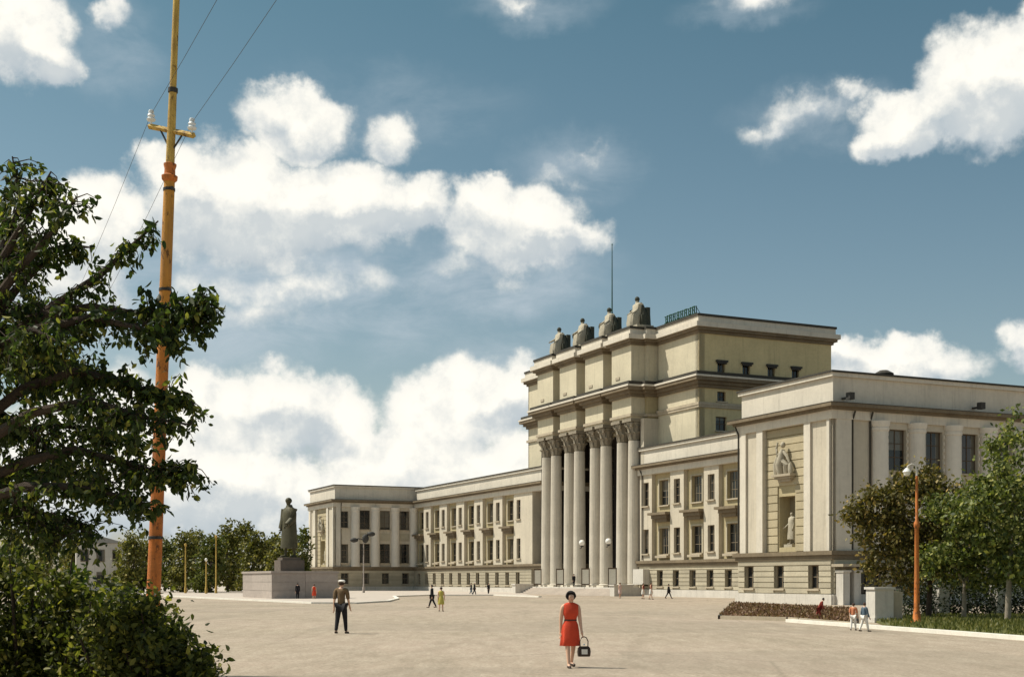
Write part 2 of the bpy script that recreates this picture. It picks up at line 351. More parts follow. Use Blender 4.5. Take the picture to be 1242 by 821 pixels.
class Face:
    """front faces look toward -depth, side faces toward the right end"""
    def __init__(s, kind, plane): s.k = kind; s.p = plane
    def pt(s, q, z, d): return (s.p - d, q, z) if s.k == 'F' else (q, s.p - d, z)
    def box(s, mb, q0, q1, z0, z1, d0, d1):
        a = s.pt(q0, z0, d0); b = s.pt(q1, z1, d1); mb.box(a[0], b[0], a[1], b[1], z0, z1)
    def loc(s, q, z, d=0): return s.pt(q, z, d)
    @property
    def rz(s): return R(-90) if s.k == 'F' else 0.0
    def panel(s, mb, q0, q1, z0, z1, d, opens=(), reveal=.32, ret=.7):
        qs = sorted({q0, q1} | {x for o in opens for x in o[:2]}); zs = sorted({z0, z1} | {x for o in opens for x in o[2:4]})
        for i in range(len(qs) - 1):
            for j in range(len(zs) - 1):
                qm, zm = (qs[i] + qs[i + 1]) / 2, (zs[j] + zs[j + 1]) / 2
                if any(o[0] < qm < o[1] and o[2] < zm < o[3] for o in opens): continue
                mb.poly([s.pt(qs[i], zs[j], d), s.pt(qs[i + 1], zs[j], d), s.pt(qs[i + 1], zs[j + 1], d), s.pt(qs[i], zs[j + 1], d)])
        for (a0, a1, b0, b1) in opens:
            e = d - reveal
            for (p, q) in (((a0, b0), (a1, b0)), ((a1, b0), (a1, b1)), ((a1, b1), (a0, b1)), ((a0, b1), (a0, b0))):
                mb.poly([s.pt(*p, d), s.pt(*q, d), s.pt(*q, e), s.pt(*p, e)])
        for q in (q0, q1): mb.poly([s.pt(q, z0, d), s.pt(q, z1, d), s.pt(q, z1, d - ret), s.pt(q, z0, d - ret)])
        for z in (z0, z1): mb.poly([s.pt(q0, z, d), s.pt(q1, z, d), s.pt(q1, z, d - ret), s.pt(q0, z, d - ret)])
WC = {}
def window(face, q0, q1, z0, z1, d, bars=(1, 3), sill=True, name='window', fm=None):
    """a window set into an opening: frame (part) with pane and sill (sub-parts)"""
    wd, ht = q1 - q0, z1 - z0; fm = fm or framem; key = (round(wd, 2), round(ht, 2), bars, fm.name)
    if key not in WC:
        f = MB(); h = wd / 2; t = .075
        f.box(-h, -h + t, .0, .09, 0, ht); f.box(h - t, h, .0, .09, 0, ht); f.box(-h + t, h - t, .0, .09, 0, t); f.box(-h + t, h - t, .0, .09, ht - t, ht)
        for i in range(1, bars[0] + 1): x = -h + wd * i / (bars[0] + 1); f.box(x - .035, x + .035, .012, .08, t, ht - t)
        for i in range(1, bars[1] + 1): z = ht * i / (bars[1] + 1); f.box(-h + t, h - t, .016, .075, z - .03, z + .03)
        g = MB().box(-h + .02, h - .02, .05, .11, .02, ht - .02)
        sl_ = MB().box(-h - .14, h + .14, -.20 - .27, .0, -.14, -.004)
        WC[key] = (f.mesh(name + '_frame', fm), g.mesh('pane', glass), sl_.mesh('sill', cornicem))
    fr, pn, si = WC[key]; qc = (q0 + q1) / 2
    o = link(name, fr, T, face.loc(qc, z0, d - .27), face.rz)
    link('pane', pn, o)
    if sill: link('sill', si, o)
    return o
def courses(face, q0, q1, z0, z1, n, d, opens=(), proud=.07, merged=None, length=None, m=None):
    """rusticated courses: blocks with recessed joints; an object each unless merged"""
    hz = (z1 - z0) / n
    for i in range(n):
        a, b = z0 + i * hz + .035, z0 + (i + 1) * hz - .035
        cuts = [q0]
        for o in sorted(opens):
            if o[2] < b and o[3] > a: cuts += [o[0], o[1]]
        cuts.append(q1)
        for j in range(0, len(cuts), 2):
            l, r = cuts[j], cuts[j + 1]
            if r - l < .15: continue
            k = max(1, round((r - l) / length)) if length else 1
            off = 0
            for w_ in range(k):
                x0, x1 = l + (r - l) * w_ / k, l + (r - l) * (w_ + 1) / k
                g = .02 if k > 1 else 0
                if merged is not None: face.box(merged, x0 + g, x1 - g, a, b, d - .1, d + proud)
                else:
                    mb = MB(); face.box(mb, x0 + g, x1 - g, a, b, d - .1, d + proud + random.uniform(-.012, .012)); mb.build('stone_block', m or stone, T)
def slab(mb, a0, a1, b0, b1, z0, z1, pr): mb.box(b0 - pr, b1 + pr, a0 - pr, a1 + pr, z0, z1)

def cornice_set(a0, a1, b0, b1, zr):
    """attic, cornice, architrave and ledge of a low block with its roof at zr"""
    m = MB(); slab(m, a0, a1, b0, b1, 14.55, zr - .42, -.12); m.build('attic', pale, T)
    m = MB(); slab(m, a0, a1, b0, b1, zr - .42, zr - .14, .10); m.build('coping', pale, T)
    m = MB(); slab(m, a0, a1, b0, b1, zr - .14, zr, .20); m.build('roof_edge', sheet, T)
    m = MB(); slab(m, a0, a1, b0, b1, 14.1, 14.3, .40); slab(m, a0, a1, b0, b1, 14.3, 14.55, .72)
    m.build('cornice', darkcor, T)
    m = MB(); slab(m, a0, a1, b0, b1, 14.55, 14.60, .74); m.build('cornice_flashing', sheet, T)
    m = MB(); slab(m, a0, a1, b0, b1, 13.45, 14.1, .20); m.build('architrave', pale, T)
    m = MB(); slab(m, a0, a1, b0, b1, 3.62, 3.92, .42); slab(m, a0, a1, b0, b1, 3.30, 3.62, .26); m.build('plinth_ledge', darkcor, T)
def core(a0, a1, b0, b1, z0, z1, m=cream, ins=1.3):
    mb = MB(); mb.box(b0 + ins, b1, a0 + ins, a1 - ins, z0, z1); mb.build('inner_wall', m, T)

RP = (0, 11.6, 0, 45); RW = (11.6, 50.3, 13.5, 40); LW = (75.0, 122.5, 13.5, 40); LP = (122.5, 137, 0, 45)
ZR = 16.95; ZW = 16.6
cornice_set(*RP, ZR); cornice_set(*LP, ZR)
cornice_set(RW[0] + .75, RW[1], RW[2], RW[3], ZW); cornice_set(LW[0], LW[1] - .75, LW[2], LW[3], ZW)
for blk in (RP, LP, RW, LW): core(*((78.0,) + blk[1:] if blk is LW else blk), 0, 14.0)

# ---- a pavilion front with relief and niche
def pavilion_front(a0, a1, mirror_panel=True):
    f = Face('F', 0); sc = (a1 - a0) / 11.6; q = lambda x: a0 + x * sc
    m = MB()
    f.panel(m, q(0), q(2.4), 3.92, 13.45, 0); m.build('wall', cream, T)
    m = MB(); f.panel(m, q(9.1), q(11.6), 3.92, 13.45, 0); m.build('wall', cream, T)
    for (x0, x1) in ((2.4, 3.15), (8.3, 9.1), (10.55, 11.35), (.2, .5)):
        m = MB(); f.panel(m, q(x0), q(x1), 3.92, 13.45, .17); m.build('pilaster', pale, T)
    nq0, nq1 = q(4.75), q(6.75)
    m = MB(); f.panel(m, q(3.15), q(8.3), 3.92, 13.45, -.30, [(nq0, nq1, 4.3, 8.2)], reveal=1.0); f.box(m, nq0 - .1, nq1 + .1, 4.2, 8.3, -1.5, -1.3); m.build('niche_wall', ochre, T)
    courses(f, q(3.18), q(8.27), 3.95, 13.4, 15, -.30, [(nq0 - .1, nq1 + .1, 4.2, 8.4)], proud=.10, m=tanstone)
    # plinth
    ops = [(q(c) - .62, q(c) + .62, 1.15, 2.9) for c in (2.0, 6.2, 10.1)]
    m = MB(); f.panel(m, q(0), q(11.6), .75, 3.32, .10, ops); m.build('plinth_wall', stone, T)
    courses(f, q(0.02), q(11.58), .78, 3.3, 6, .10, ops, proud=.07)
    for o in ops: window(f, *o, .10, (1, 1))
    m = MB(); f.box(m, q(0) - .2, q(11.6) + .2, 0, .75, -.3, .30); m.build('base_course', whitewash, T)
    # relief on its bracket
    m = MB()
    for i, (w_, z0, z1, d_) in enumerate(((.75, 9.30, 9.5, .25), (1.0, 9.5, 9.68, .42), (1.2, 9.68, 9.86, .6))): f.box(m, q(5.7) - w_, q(5.7) + w_, z0, z1, -.3, d_ - .2)
    m.build('relief_bracket', cornicem, T)
    m = MB(); qc = q(5.7)
    def P(dq, z, d): return f.pt(qc + dq, z, d + .08)
    m.tube([P(.35, 9.85, .0), P(.3, 10.6, .12), P(.05, 11.1, .14), P(-.05, 11.75, .12)], [.30, .36, .34, .16], 10)
    m.tube([P(-.35, 9.85, .0), P(-.45, 10.5, .12), P(0, 11.0, .14)], [.2, .24, .26], 8)
    m.ball(P(-.08, 12.08, .12), .2, .2, .24)
    m.tube([P(.05, 11.6, .12), P(.55, 11.3, .15), P(.75, 11.85, .12), P(.6, 12.35, .1)], [.14, .13, .1, .07], 8)
    m.tube([P(-.1, 11.6, .12), P(-.6, 11.2, .15), P(-.85, 10.7, .12)], [.13, .12, .08], 8)
    m.tube([P(.9, 9.9, .0), P(.85, 10.6, .05), P(.7, 11.3, .02)], [.22, .26, .12], 8)
    m.tube([P(-.9, 9.9, .0), P(-.95, 10.3, .05), P(-.85, 10.7, .05)], [.2, .22, .1], 8)
    m.build('relief', stat_st, T, smooth=True)
    return q(5.75)
nicheR = pavilion_front(0, 11.6)
# left pavilion front: same system, seen far away and narrow
nicheL = pavilion_front(122.5, 137)

# ---- pavilion sides with half columns and two storeys of windows
def pavilion_side(A, b1, cols, ent=False):
    f = Face('S', A); m = MB()
    f.panel(m, 0, .02, 3.92, 13.45, 0)
    f.panel(m, .02, cols[0], 3.92, 13.45, 0, [(1.05, 2.3, 10.1, 12.75), (1.05, 2.3, 4.5, 7.5)] if not ent else ())
    if not ent:
        for z0, z1 in ((10.1, 12.75), (4.5, 7.5)): window(f, 1.05, 2.3, z0, z1, 0, (1, 2))
    for i in range(len(cols) - 1):
        c = (cols[i] + cols[i + 1]) / 2; wd = .85
        ops = [(c - wd, c + wd, 9.9, 12.95), (c - wd, c + wd, 4.5, 7.6)]
        f.panel(m, cols[i], cols[i + 1], 3.92, 13.45, 0, ops)
        for o in ops: window(f, *o, 0, (1, 2), fm=frameb)
        sp = MB(); f.box(sp, c - wd, c + wd, 8.1, 9.3, -.1, .06); f.box(sp, c - wd + .2, c + wd - .2, 8.3, 9.1, .06, .11); sp.build('spandrel_panel', stone, T)
        if ent:
            for sgn in (-1, 1):
                for k in range(6):
                    qb = MB(); q = c + sgn * (wd + .11); f.box(qb, q - .09, q + .09, 9.95 + k * .5, 10.22 + k * .5, -.1, .07); qb.build('quoin_block', pale, T)
    if cols[-1] < b1: f.panel(m, cols[-1], b1, 3.92, 13.45, 0)
    m.build('wall', cream, T)
    m = MB(); f.panel(m, .25, 1.0 if not ent else 1.6, 3.92, 13.45, .14); m.build('pilaster', pale, T)
    for c in cols:
        mb = MB(); rr = .72; seg = 12; rings = []
        for z, k in ((3.92, 1.12), (4.2, 1.12), (4.25, 1.0), (12.7, .93), (12.75, 1.02), (12.95, 1.04), (13.0, .95), (13.2, 1.1), (13.45, 1.12)):
            rings.append([f.pt(c + rr * k * math.cos(t), z, .05 + .72 * k * math.sin(t)) for t in [math.pi * j / seg for j in range(seg + 1)]] + [f.pt(c - rr * .9, z, -.2), f.pt(c + rr * .9, z, -.2)])
        mb.loft(rings).build('half_column', halfm, T, smooth=True)
    # plinth
    ops = [(c + 1.15, c + 2.35, 1.15, 2.9) for c in cols[:-1]]
    if ent: ops.append((2.0, 4.3, 0.76, 2.75))
    else: ops.append((1.05, 2.3, 1.15, 2.9))
    m = MB(); f.panel(m, 0, b1, .75, 3.32, .10, ops); m.build('plinth_wall', stone, T)
    courses(f, .02, b1, .78, 3.3, 6, .10, ops, proud=.07)
    for o in ops:
        if ent and o[0] == 2.0: window(f, *o, .10, (1, 0), sill=False, name='entrance_door', fm=door_shadem)
        else: window(f, *o, .10, (1, 1))
    m = MB(); f.box(m, -.2, b1, 0, .75, -.3, .30); m.build('base_course', whitewash, T)
colsR = [4.2 + 3.53 * i for i in range(11)]
pavilion_side(0, 45, colsR, True)
pavilion_side(122.5, 13.5, [3.4, 6.75, 10.2, 13.4])
# side entrance: two posts and a thin hood
fS = Face('S', 0)
for q in (.35, 1.35):
    m = MB(); fS.box(m, q - .3, q + .3, 0, 2.35, .32, 1.1); fS.box(m, q - .36, q + .36, 2.35, 2.5, .26, 1.2); m.build('entrance_post', whitewash, T)
m = MB(); fS.box(m, -.2, 4.6, 2.75, 2.95, .1, 1.4); m.build('entrance_hood', cornicem, T)
for c, z in ((1.0, 14.9), (13.5, 14.9)):
    m = MB(); fS.box(m, c - .12, c + .12, z, z + .12, -.2, .5); fS.box(m, c - .22, c + .22, z - .1, z + .4, .5, .95); m.build('floodlight', iron, T)
m = MB(); m.lathe([(.55, 0), (.55, .35), (.75, .4), (.75, .5), (.3, .75)], (6.6, 2.2), 12, z=ZR); m.box(7.0, 7.9, 1.8, 2.6, ZR, ZR + .35); m.build('roof_vent', sheet, T)

for f_, q_, d_ in ((Face('F', 0), 11.45, .22), (fS, 1.72, .1), (fS, 3.35, .1), (Face('F', 13.5), 49.6, .12), (Face('S', 122.5), 1.05, .12)):
    a_, b_, c_ = f_.pt(q_, 13.4, d_), f_.pt(q_, 4.0, d_), f_.pt(q_, 14.05, d_ + .3); MB().tube([c_, a_, b_], .07, 8).build('downpipe', sheet, T, smooth=True)
# ---- the wings
BAY = 3.8
def wing(centres, q_lo, q_hi, pitch, tail=()):
    f = Face('F', 13.5); cs = sorted(centres); edges = []
    mc = MB(); my = MB()
    prev = q_lo; spans = []
    for c in cs:
        spans.append(('pier', prev, c - BAY / 2)); spans.append(('bay', c - BAY / 2, c + BAY / 2)); prev = c + BAY / 2
    spans.append(('pier', prev, q_hi))
    plinth = []
    for kind, x0, x1 in spans:
        if x1 - x0 < .3: continue
        c = (x0 + x1) / 2
        if kind == 'bay':
            wd = .95; ops = [(c - wd, c + wd, 9.95, 12.7), (c - wd, c + wd, 4.6, 7.45)]
            f.panel(my, x0, x1, 3.92, 13.45, -.45, ops)
            for o in ops:
                window(f, *o, -.45, (1, 2))
                s_ = MB(); f.box(s_, o[0] - .22, o[0] - .02, o[2] - .02, o[3] + .18, -.5, -.36); f.box(s_, o[1] + .02, o[1] + .22, o[2] - .02, o[3] + .18, -.5, -.36); f.box(s_, o[0] - .02, o[1] + .02, o[3] + .02, o[3] + .18, -.5, -.37); s_.build('window_surround', stone, T)
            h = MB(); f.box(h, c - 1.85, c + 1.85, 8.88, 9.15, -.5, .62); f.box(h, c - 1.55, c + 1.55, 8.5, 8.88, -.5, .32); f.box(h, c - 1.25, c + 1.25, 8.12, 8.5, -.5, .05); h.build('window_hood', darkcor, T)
            s_ = MB(); f.box(s_, c - 1.2, c + 1.2, 4.2, 4.45, -.5, .05); s_.build('window_ledge', cornicem, T)
            plinth += [c - .9, c + 2.35] if False else [c]
        else:
            if x1 - x0 > 4.5 and q_lo > 60: c = x1 - 1.5
            elif x1 - x0 > 4.5: c = x0 + 1.45
            wd = .62; ops = [(c - wd, c + wd, 10.0, 12.6), (c - wd, c + wd, 4.7, 7.4)] if x1 - x0 > 2 else []
            f.panel(mc, x0, x1, 3.92, 13.45, 0, ops)
            for o in ops: window(f, *o, 0, (1, 2))
            if ops: plinth.append(c)
    mc.build('wall', cream, T); my.build('bay_wall', ochre, T)
    ops = [(c - .62, c + .62, 1.1, 2.8) for c in sorted(plinth)]
    m = MB(); f.panel(m, q_lo, q_hi, .75, 3.32, .06, ops); m.build('plinth_wall', stone, T)
    if q_lo < 60:
        courses(f, 28, q_hi - .02, .78, 3.3, 6, .06, [o for o in ops if o[0] > 28], proud=.07)
        mm = MB(); courses(f, q_lo + .1, 28, .78, 3.3, 6, .06, [o for o in ops if o[1] < 28], proud=.07, merged=mm); mm.build('stone_courses', stone, T, kind='stuff')
    else:
        mm = MB(); courses(f, q_lo + .02, q_hi - .1, .78, 3.3, 6, .06, ops, proud=.07, merged=mm); mm.build('stone_courses', stone, T, kind='stuff')
    for o in ops: window(f, *o, .06, (1, 1))
    m = MB(); f.box(m, q_lo, q_hi, 0, .75, -.3, .30); m.build('base_course', whitewash, T)
wing([45.8 - 6.52 * i for i in range(5)], 11.65, 50.3, 6.5)
wing([85.8 + 6.86 * i for i in range(6)], 78.1, 122.45, 6.86)
MB().box(17.0, 17.4, 75.0, 79.5, 0, 14.0).build('recess_wall', cream, T); MB().box(13.6, 17.0, 78.05, 78.35, 0.01, 13.9).build('recess_side_wall', cream, T)

# ---- upper block (tower) and portico
ZT = 30.1
PC = [52.6, 59.1, 65.8, 72.1]                             # centres of the column pairs
fT = Face('F', 15.5); fTS = Face('S', 41.3); fP = Face('F', 14.2)
m = MB(); m.box(16.3, 33, 42.1, 83.5, 19.9, 28.1); m.box(20.9, 33, 42.1, 83.5, 0, 19.9); m.build('inner_wall', ochre, T)
for q0_, q1_ in ((41.3, 49.6), (75.1, 83.5)):
    for z0_, z1_ in ((16, 22.3), (23.95, 28.1)): m = MB(); fT.panel(m, q0_, q1_, z0_, z1_, 0); m.build('upper_wall', butter, T)
wops = [(b - .5, b + .5, 24.0, 25.15) for b in (18.3, 21.55, 24.85, 28.1)]
lops = [(17.8, 18.9, 20.95, 22.0), (17.6, 19.0, 17.8, 19.3), (23.6, 25.0, 17.8, 19.3)]
m = MB(); fTS.panel(m, 15.5, 33, 23.95, 28.1, 0, wops); m.build('side_wall', side_lift, T)
m = MB(); fTS.panel(m, 15.5, 33, 16, 22.3, 0, lops); m.build('side_wall', side_lift, T)
for o in wops:
    window(fTS, *o, 0, (1, 0), sill=False, fm=frameb)
    h = MB(); fTS.box(h, o[0] - .22, o[1] + .22, o[3], o[3] + .2, -.1, .3); fTS.box(h, o[0] - .1, o[1] + .1, o[3] - .18, o[3] - .002, .02, .2); h.build('window_lintel', iron, T)
for o in lops: window(fTS, *o, 0, (1, 1), fm=frameb)
for bx_ in ((15.5, 33, 83.2, 83.5, 16, 22.3), (15.5, 33, 83.2, 83.5, 23.95, 28.1), (32.7, 33, 41.5, 83.2, 16, 28.1)): MB().box(*bx_).build('rear_wall', ochre, T)
# string courses
m = MB(); m.box(15.28, 33.2, 41.08, 49.7, 20.45, 20.75); m.box(15.34, 33.2, 41.14, 49.7, 20.2, 20.45); m.build('string_course', cornicem, T)
m = MB(); m.box(15.28, 33.2, 75.05, 83.7, 20.45, 20.75); m.build('string_course', cornicem, T)
# mid cornice and top cornice over all outlines
OUT = [(41.3, 83.5, 15.5, 33.0), (49.8, 74.9, 14.2, 20.0)] + [(c - 2.2, c + 2.2, 12.45, 16) for c in PC]
def stack(name, mtl, layers, e=0):
    m = MB()
    for i, (a0, a1, b0, b1) in enumerate(OUT):
        j = .003 * min(i, 2)
        for (z0, z1, pr) in layers: slab(m, a0, a1, b0, b1, z0 - j, z1 + j, pr)
    m.build(name, mtl, T)
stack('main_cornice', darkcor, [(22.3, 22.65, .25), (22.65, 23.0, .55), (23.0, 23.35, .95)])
stack('main_cornice_edge', pale, [(23.35, 23.55, 1.05)])
stack('main_cornice_flashing', sheet, [(23.55, 23.95, .78)])
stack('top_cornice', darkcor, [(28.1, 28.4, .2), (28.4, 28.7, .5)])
stack('top_cornice_edge', pale, [(28.7, 29.2, .75), (29.2, 29.85, .35)])
stack('parapet_flashing', sheet, [(29.85, ZT, .45)])
# portico: wall over the columns
MB().box(14.2, 16.2, 49.8, 74.9, 19.9, 22.3).build('portico_wall', ochre, T); MB().box(14.2, 16.2, 49.8, 74.9, 23.95, 28.1).build('portico_wall', butter, T)
for c in PC:
    m = MB(); m.box(12.45, 14.21, c - 2.2, c + 2.2, 19.9, 22.3); m.build('entablature_block', butter, T)
    m = MB(); m.box(12.43, 14.21, c - 2.22, c + 2.22, 23.95, 28.1); m.build('attic_block', butter, T)
    m = MB(); m.box(12.25, 14.21, c - 2.4, c + 2.4, 20.1, 20.4); m.build('architrave_moulding', cornicem, T)
    m = MB(); m.box(12.36, 12.5, c + .35, c + 1.25, 24.55, 24.85); m.build('wall_bracket', cornicem, T)
m = MB(); m.box(14.0, 16, 49.6, 75.1, 20.1, 20.4); m.build('architrave_moulding', cornicem, T)
# loggia back wall: tall glazing, doors
fB = Face('F', 20.2)
m = MB(); bays = [49.9 + (i + .5) * 25 / 7 for i in range(7)]
ops = [(c - 1.35, c + 1.35, 5.6, 18.6) for c in bays] + [(c - 1.1, c + 1.1, 1.02, 4.8) for c in bays]
fB.panel(m, 49.8, 75.0, .95, 19.9, 0, ops); m.build('loggia_wall', door_shadem, T)  # near black wall colour stands in for shade behind the columns
for o in ops:
    if o[2] > 5: window(fB, *o, 0, (2, 7), sill=False, fm=frameb)
    else: window(fB, *o, 0, (1, 2), sill=False, name='portico_door', fm=door_shadem)
MB().box(13.6, 20.8, 49.6, 50.3, .96, 19.88).build('loggia_side_wall', cream, T); MB().box(13.6, 20.8, 74.9, 75.6, .96, 19.88).build('loggia_side_wall', door_shadem, T)  # left wall near black: shade of the gaps put into its colour
# columns
def column(c):
    b0 = 13.35; e = bpy.data.objects.new('column', None); C.objects.link(e); e.parent = T; e.location = (b0, c, .95)
    prof = []; seg = 28
    def ring(r, z, fl):
        return [((r - fl * (abs(math.sin(j * math.pi / 2)))) * math.cos(2 * math.pi * j / (seg * 2)), (r - fl * (abs(math.sin(j * math.pi / 2)))) * math.sin(2 * math.pi * j / (seg * 2)), z) for j in range(seg * 2)]
    m = MB(); m.loft([ring(.76 - .11 * (t ** 1.6), .5 + 16.0 * t, .035) for t in [i / 6 for i in range(7)]]); m.build('shaft', pale, e, smooth=True)
    m = MB(); m.box(-.85, .85, -.85, .85, 0, .22); m.lathe([(.82, .22), (.86, .30), (.80, .38), (.72, .42), (.76, .47), (.68, .52)], seg=20); m.build('base', pale, e, smooth=True)
    m = MB(); m.lathe([(.56, 16.5), (.62, 16.55), (.57, 16.62), (.60, 17.2), (.72, 18.0), (.92, 18.55)], seg=16)
    for row, (n, z, h, r) in enumerate(((9, 16.65, .85, .62), (9, 17.2, 1.0, .68))):
        for k in range(n):
            t = 2 * math.pi * (k + .5 * row) / n; ct, st = math.cos(t), math.sin(t); w_ = .17
            def q(rr, zz, s): return (rr * ct - s * st, rr * st + s * ct, zz)
            m.loft([[q(r, z, -w_), q(r, z, w_), q(r - .1, z, w_), q(r - .1, z, -w_)], [q(r + .12, z + h * .7, -w_), q(r + .12, z + h * .7, w_), q(r, z + h * .7, w_), q(r, z + h * .7, -w_)],
                    [q(r + .34, z + h, -w_ * .7), q(r + .34, z + h, w_ * .7), q(r + .22, z + h * 1.02, w_ * .7), q(r + .22, z + h * 1.02, -w_ * .7)], [q(r + .38, z + h * .86, -w_ * .4), q(r + .38, z + h * .86, w_ * .4), q(r + .33, z + h * .88, w_ * .4), q(r + .33, z + h * .88, -w_ * .4)]])
    for k in range(4):
        t = math.pi / 4 + k * math.pi / 2; m.ball((.98 * math.cos(t), .98 * math.sin(t), 18.38), .2, .2, .24, 8, 6)
    m.box(-1.0, 1.0, -1.0, 1.0, 18.6, 18.93); m.build('capital', capm, e, smooth=False)
for c in PC:
    for dq in (-1.30, 1.30): column(c + dq)
# steps and floor of the portico
m = MB(); m.box(11.9, 20.8, 49.2, 75.8, 0, .95); m.build('portico_floor', whitewash, T)
for i in range(5):
    m = MB(); m.box(11.9 - .36 * (i + 1), 11.9 - .36 * i + .02, 50.2, 75.0, 0, .95 - .16 * (i + 1)); m.build('step', pavem, T)
for a in (49.7, 75.5):
    m = MB(); m.box(9.6, 12.0, a - .5, a + .5, 0, 1.15); m.box(9.5, 12.1, a - .6, a + .6, 1.15, 1.3); m.build('cheek_wall', whitewash, T)
m = MB(); m.box(12.55, 13.6, 48.0, 50.2, 1.3, 3.0); m.build('end_block', whitewash, T)

# ------------------------------------------------------------------ people and statues
def skinned(name, pts, edges, radii, roots, m, parent, sub=1, label=None):
    me = bpy.data.meshes.new(name); me.from_pydata([tuple(p) for p in pts], edges, [])
    o = bpy.data.objects.new('tmp', me); C.objects.link(o)
    bm = bmesh.new(); bm.from_mesh(me); lay = bm.verts.layers.skin.verify()
    for i, v in enumerate(bm.verts):
        r = radii[i]; v[lay].radius = r if isinstance(r, tuple) else (r, r); v[lay].use_root = i in roots
    bm.to_mesh(me); bm.free()
    md = o.modifiers.new('skin', 'SKIN'); md.use_smooth_shade = True; md.branch_smoothing = .5
    sb = o.modifiers.new('sub', 'SUBSURF'); sb.levels = sub; sb.render_levels = sub
    dg = bpy.context.evaluated_depsgraph_get(); dg.update()
    nm = bpy.data.meshes.new_from_object(o.evaluated_get(dg)); nm.name = name
    bpy.data.objects.remove(o); bpy.data.meshes.remove(me)
    nm.materials.clear(); nm.materials.append(m)
    return link(name, nm, parent, label=label)

def skeleton(H, stride=.0, arms=((8, 6), (-8, 6)), splay=.0, legs=None, bend=8, lean=0.0):
    """joint positions for a figure that faces -Y; arms = (swing, elbow bend) right and left, degrees"""
    J = {}
    ln = math.sin(R(lean))
    J['pelvis'] = Vector((0, 0, .525)); J['waist'] = Vector((0, -.08 * ln, .60)); J['chest'] = Vector((0, -.006 - .2 * ln, .715)); J['nbase'] = Vector((0, -.3 * ln, .825)); J['neck'] = Vector((0, -.012 - .34 * ln, .86))
    J['head'] = Vector((0, -.022 - .4 * ln, .915)); J['crown'] = Vector((0, -.012 - .44 * ln, .965))
    for sx, nm, (sw, eb), lg in ((-1, 'r', arms[0], stride), (1, 'l', arms[1], -stride)):
        sh = J['nbase'] + Vector((sx * .105, 0, -.022)); J['sh' + nm] = sh
        a = R(sw); d = Vector((sx * .075, -math.sin(a), -math.cos(a))).normalized(); el_ = sh + d * .178; J['el' + nm] = el_
        a2 = R(sw + eb); d2 = Vector((sx * .03, -math.sin(a2), -math.cos(a2))).normalized(); J['wr' + nm] = el_ + d2 * .15; J['hd' + nm] = J['wr' + nm] + d2 * .05; J['ft' + nm] = d2
        J['hip' + nm] = Vector((sx * .05, 0, .505)); t = R(lg)
        J['kn' + nm] = J['hip' + nm] + Vector((sx * .006, -math.sin(t) * .23, -math.cos(t) * .23))
        t2 = t - R(bend if lg < 0 else 2); J['an' + nm] = J['kn' + nm] + Vector((0, -math.sin(t2) * .235, -math.cos(t2) * .235))
        J['toe' + nm] = J['an' + nm] + Vector((sx * .012, -.085, -.02))
    lo = min(J['anr'].z, J['anl'].z) - .035
    for k in J:
        if not k.startswith('ft'): J[k] = (J[k] - Vector((0, 0, lo))) * H
    return J
BODY = [('pelvis', 'waist'), ('waist', 'chest'), ('chest', 'nbase'), ('nbase', 'neck'), ('neck', 'head'), ('head', 'crown')] + \
       [(a + s, b + s) if a not in ('nbase', 'pelvis') else (a, b + s) for s in 'rl' for a, b in (('nbase', 'sh'), ('sh', 'el'), ('el', 'wr'), ('wr', 'hd'), ('pelvis', 'hip'), ('hip', 'kn'), ('kn', 'an'), ('an', 'toe'))]
RAD = dict(pelvis=.075, waist=.064, chest=.075, nbase=.05, neck=.030, head=.047, crown=.040, sh=.034, el=.025, wr=.016, hd=.021, hip=.056, kn=.033, an=.021, toe=.018)
def rad(k): return RAD[k] if k in RAD else RAD[k[:-1]]
def limbset(name, J, H, edges, m, parent, extra=0.0, scale=1.0, fingers=False, root='pelvis', sub=1, rad_over=None):
    keys = []
    for e in edges:
        for k in e:
            if k not in keys: keys.append(k)
    pts = [J[k] for k in keys]; rr = [((rad_over or {}).get(k, rad(k)) * scale + extra) * H for k in keys]
    es = [(keys.index(a), keys.index(b)) for a, b in edges]; roots = [keys.index(root) if root in keys else 0]
    if fingers:
        for s, sx in (('r', -1), ('l', 1)):
            d = J['ft' + s]; side = Vector((0, -1, 0)); n = d.cross(side).normalized(); across = d.cross(n).normalized()
            for i, (o_, ln_, cu) in enumerate(((-.0135, .040, .5), (-.0045, .047, .4), (.0045, .044, .5), (.0135, .034, .7))):
                b = J['hd' + s] + (across * o_) * H
                c = b + (d * ln_ * .55 + n * (-sx * .004)) * H; e = c + (d * (ln_ * .45) * math.cos(cu) + n * (sx * -1) * ln_ * .45 * math.sin(cu)) * H
                k0 = len(pts); pts += [b, c, e]; rr += [.0055 * H, .005 * H, .0042 * H]; es += [(k0, k0 + 1), (k0 + 1, k0 + 2)]; roots.append(k0)
            b = J['wr' + s] + (d * .02 + across * -.012) * H; c = b + (d * .018 + across * -.018) * H; e = c + (d * .022 + across * -.006) * H
            k0 = len(pts); pts += [b, c, e]; rr += [.0065 * H, .006 * H, .0048 * H]; es += [(k0, k0 + 1), (k0 + 1, k0 + 2)]; roots.append(k0)
    return skinned(name, pts, es, rr, roots, m, parent, sub)
def ell_loft(name, rings, m, parent, seg=42, label=None, folds=0.0):
    mb = MB()
    mb.loft([[(cx + rx * (1 + folds * max(0, i / len(rings) - .45) * math.sin(7 * 2 * math.pi * j / seg)) * math.cos(2 * math.pi * j / seg), cy + ry * math.sin(2 * math.pi * j / seg), z) for j in range(seg)] for i, (z, rx, ry, cx, cy) in enumerate(rings)])
    return mb.build(name, m, parent, smooth=True, label=label)
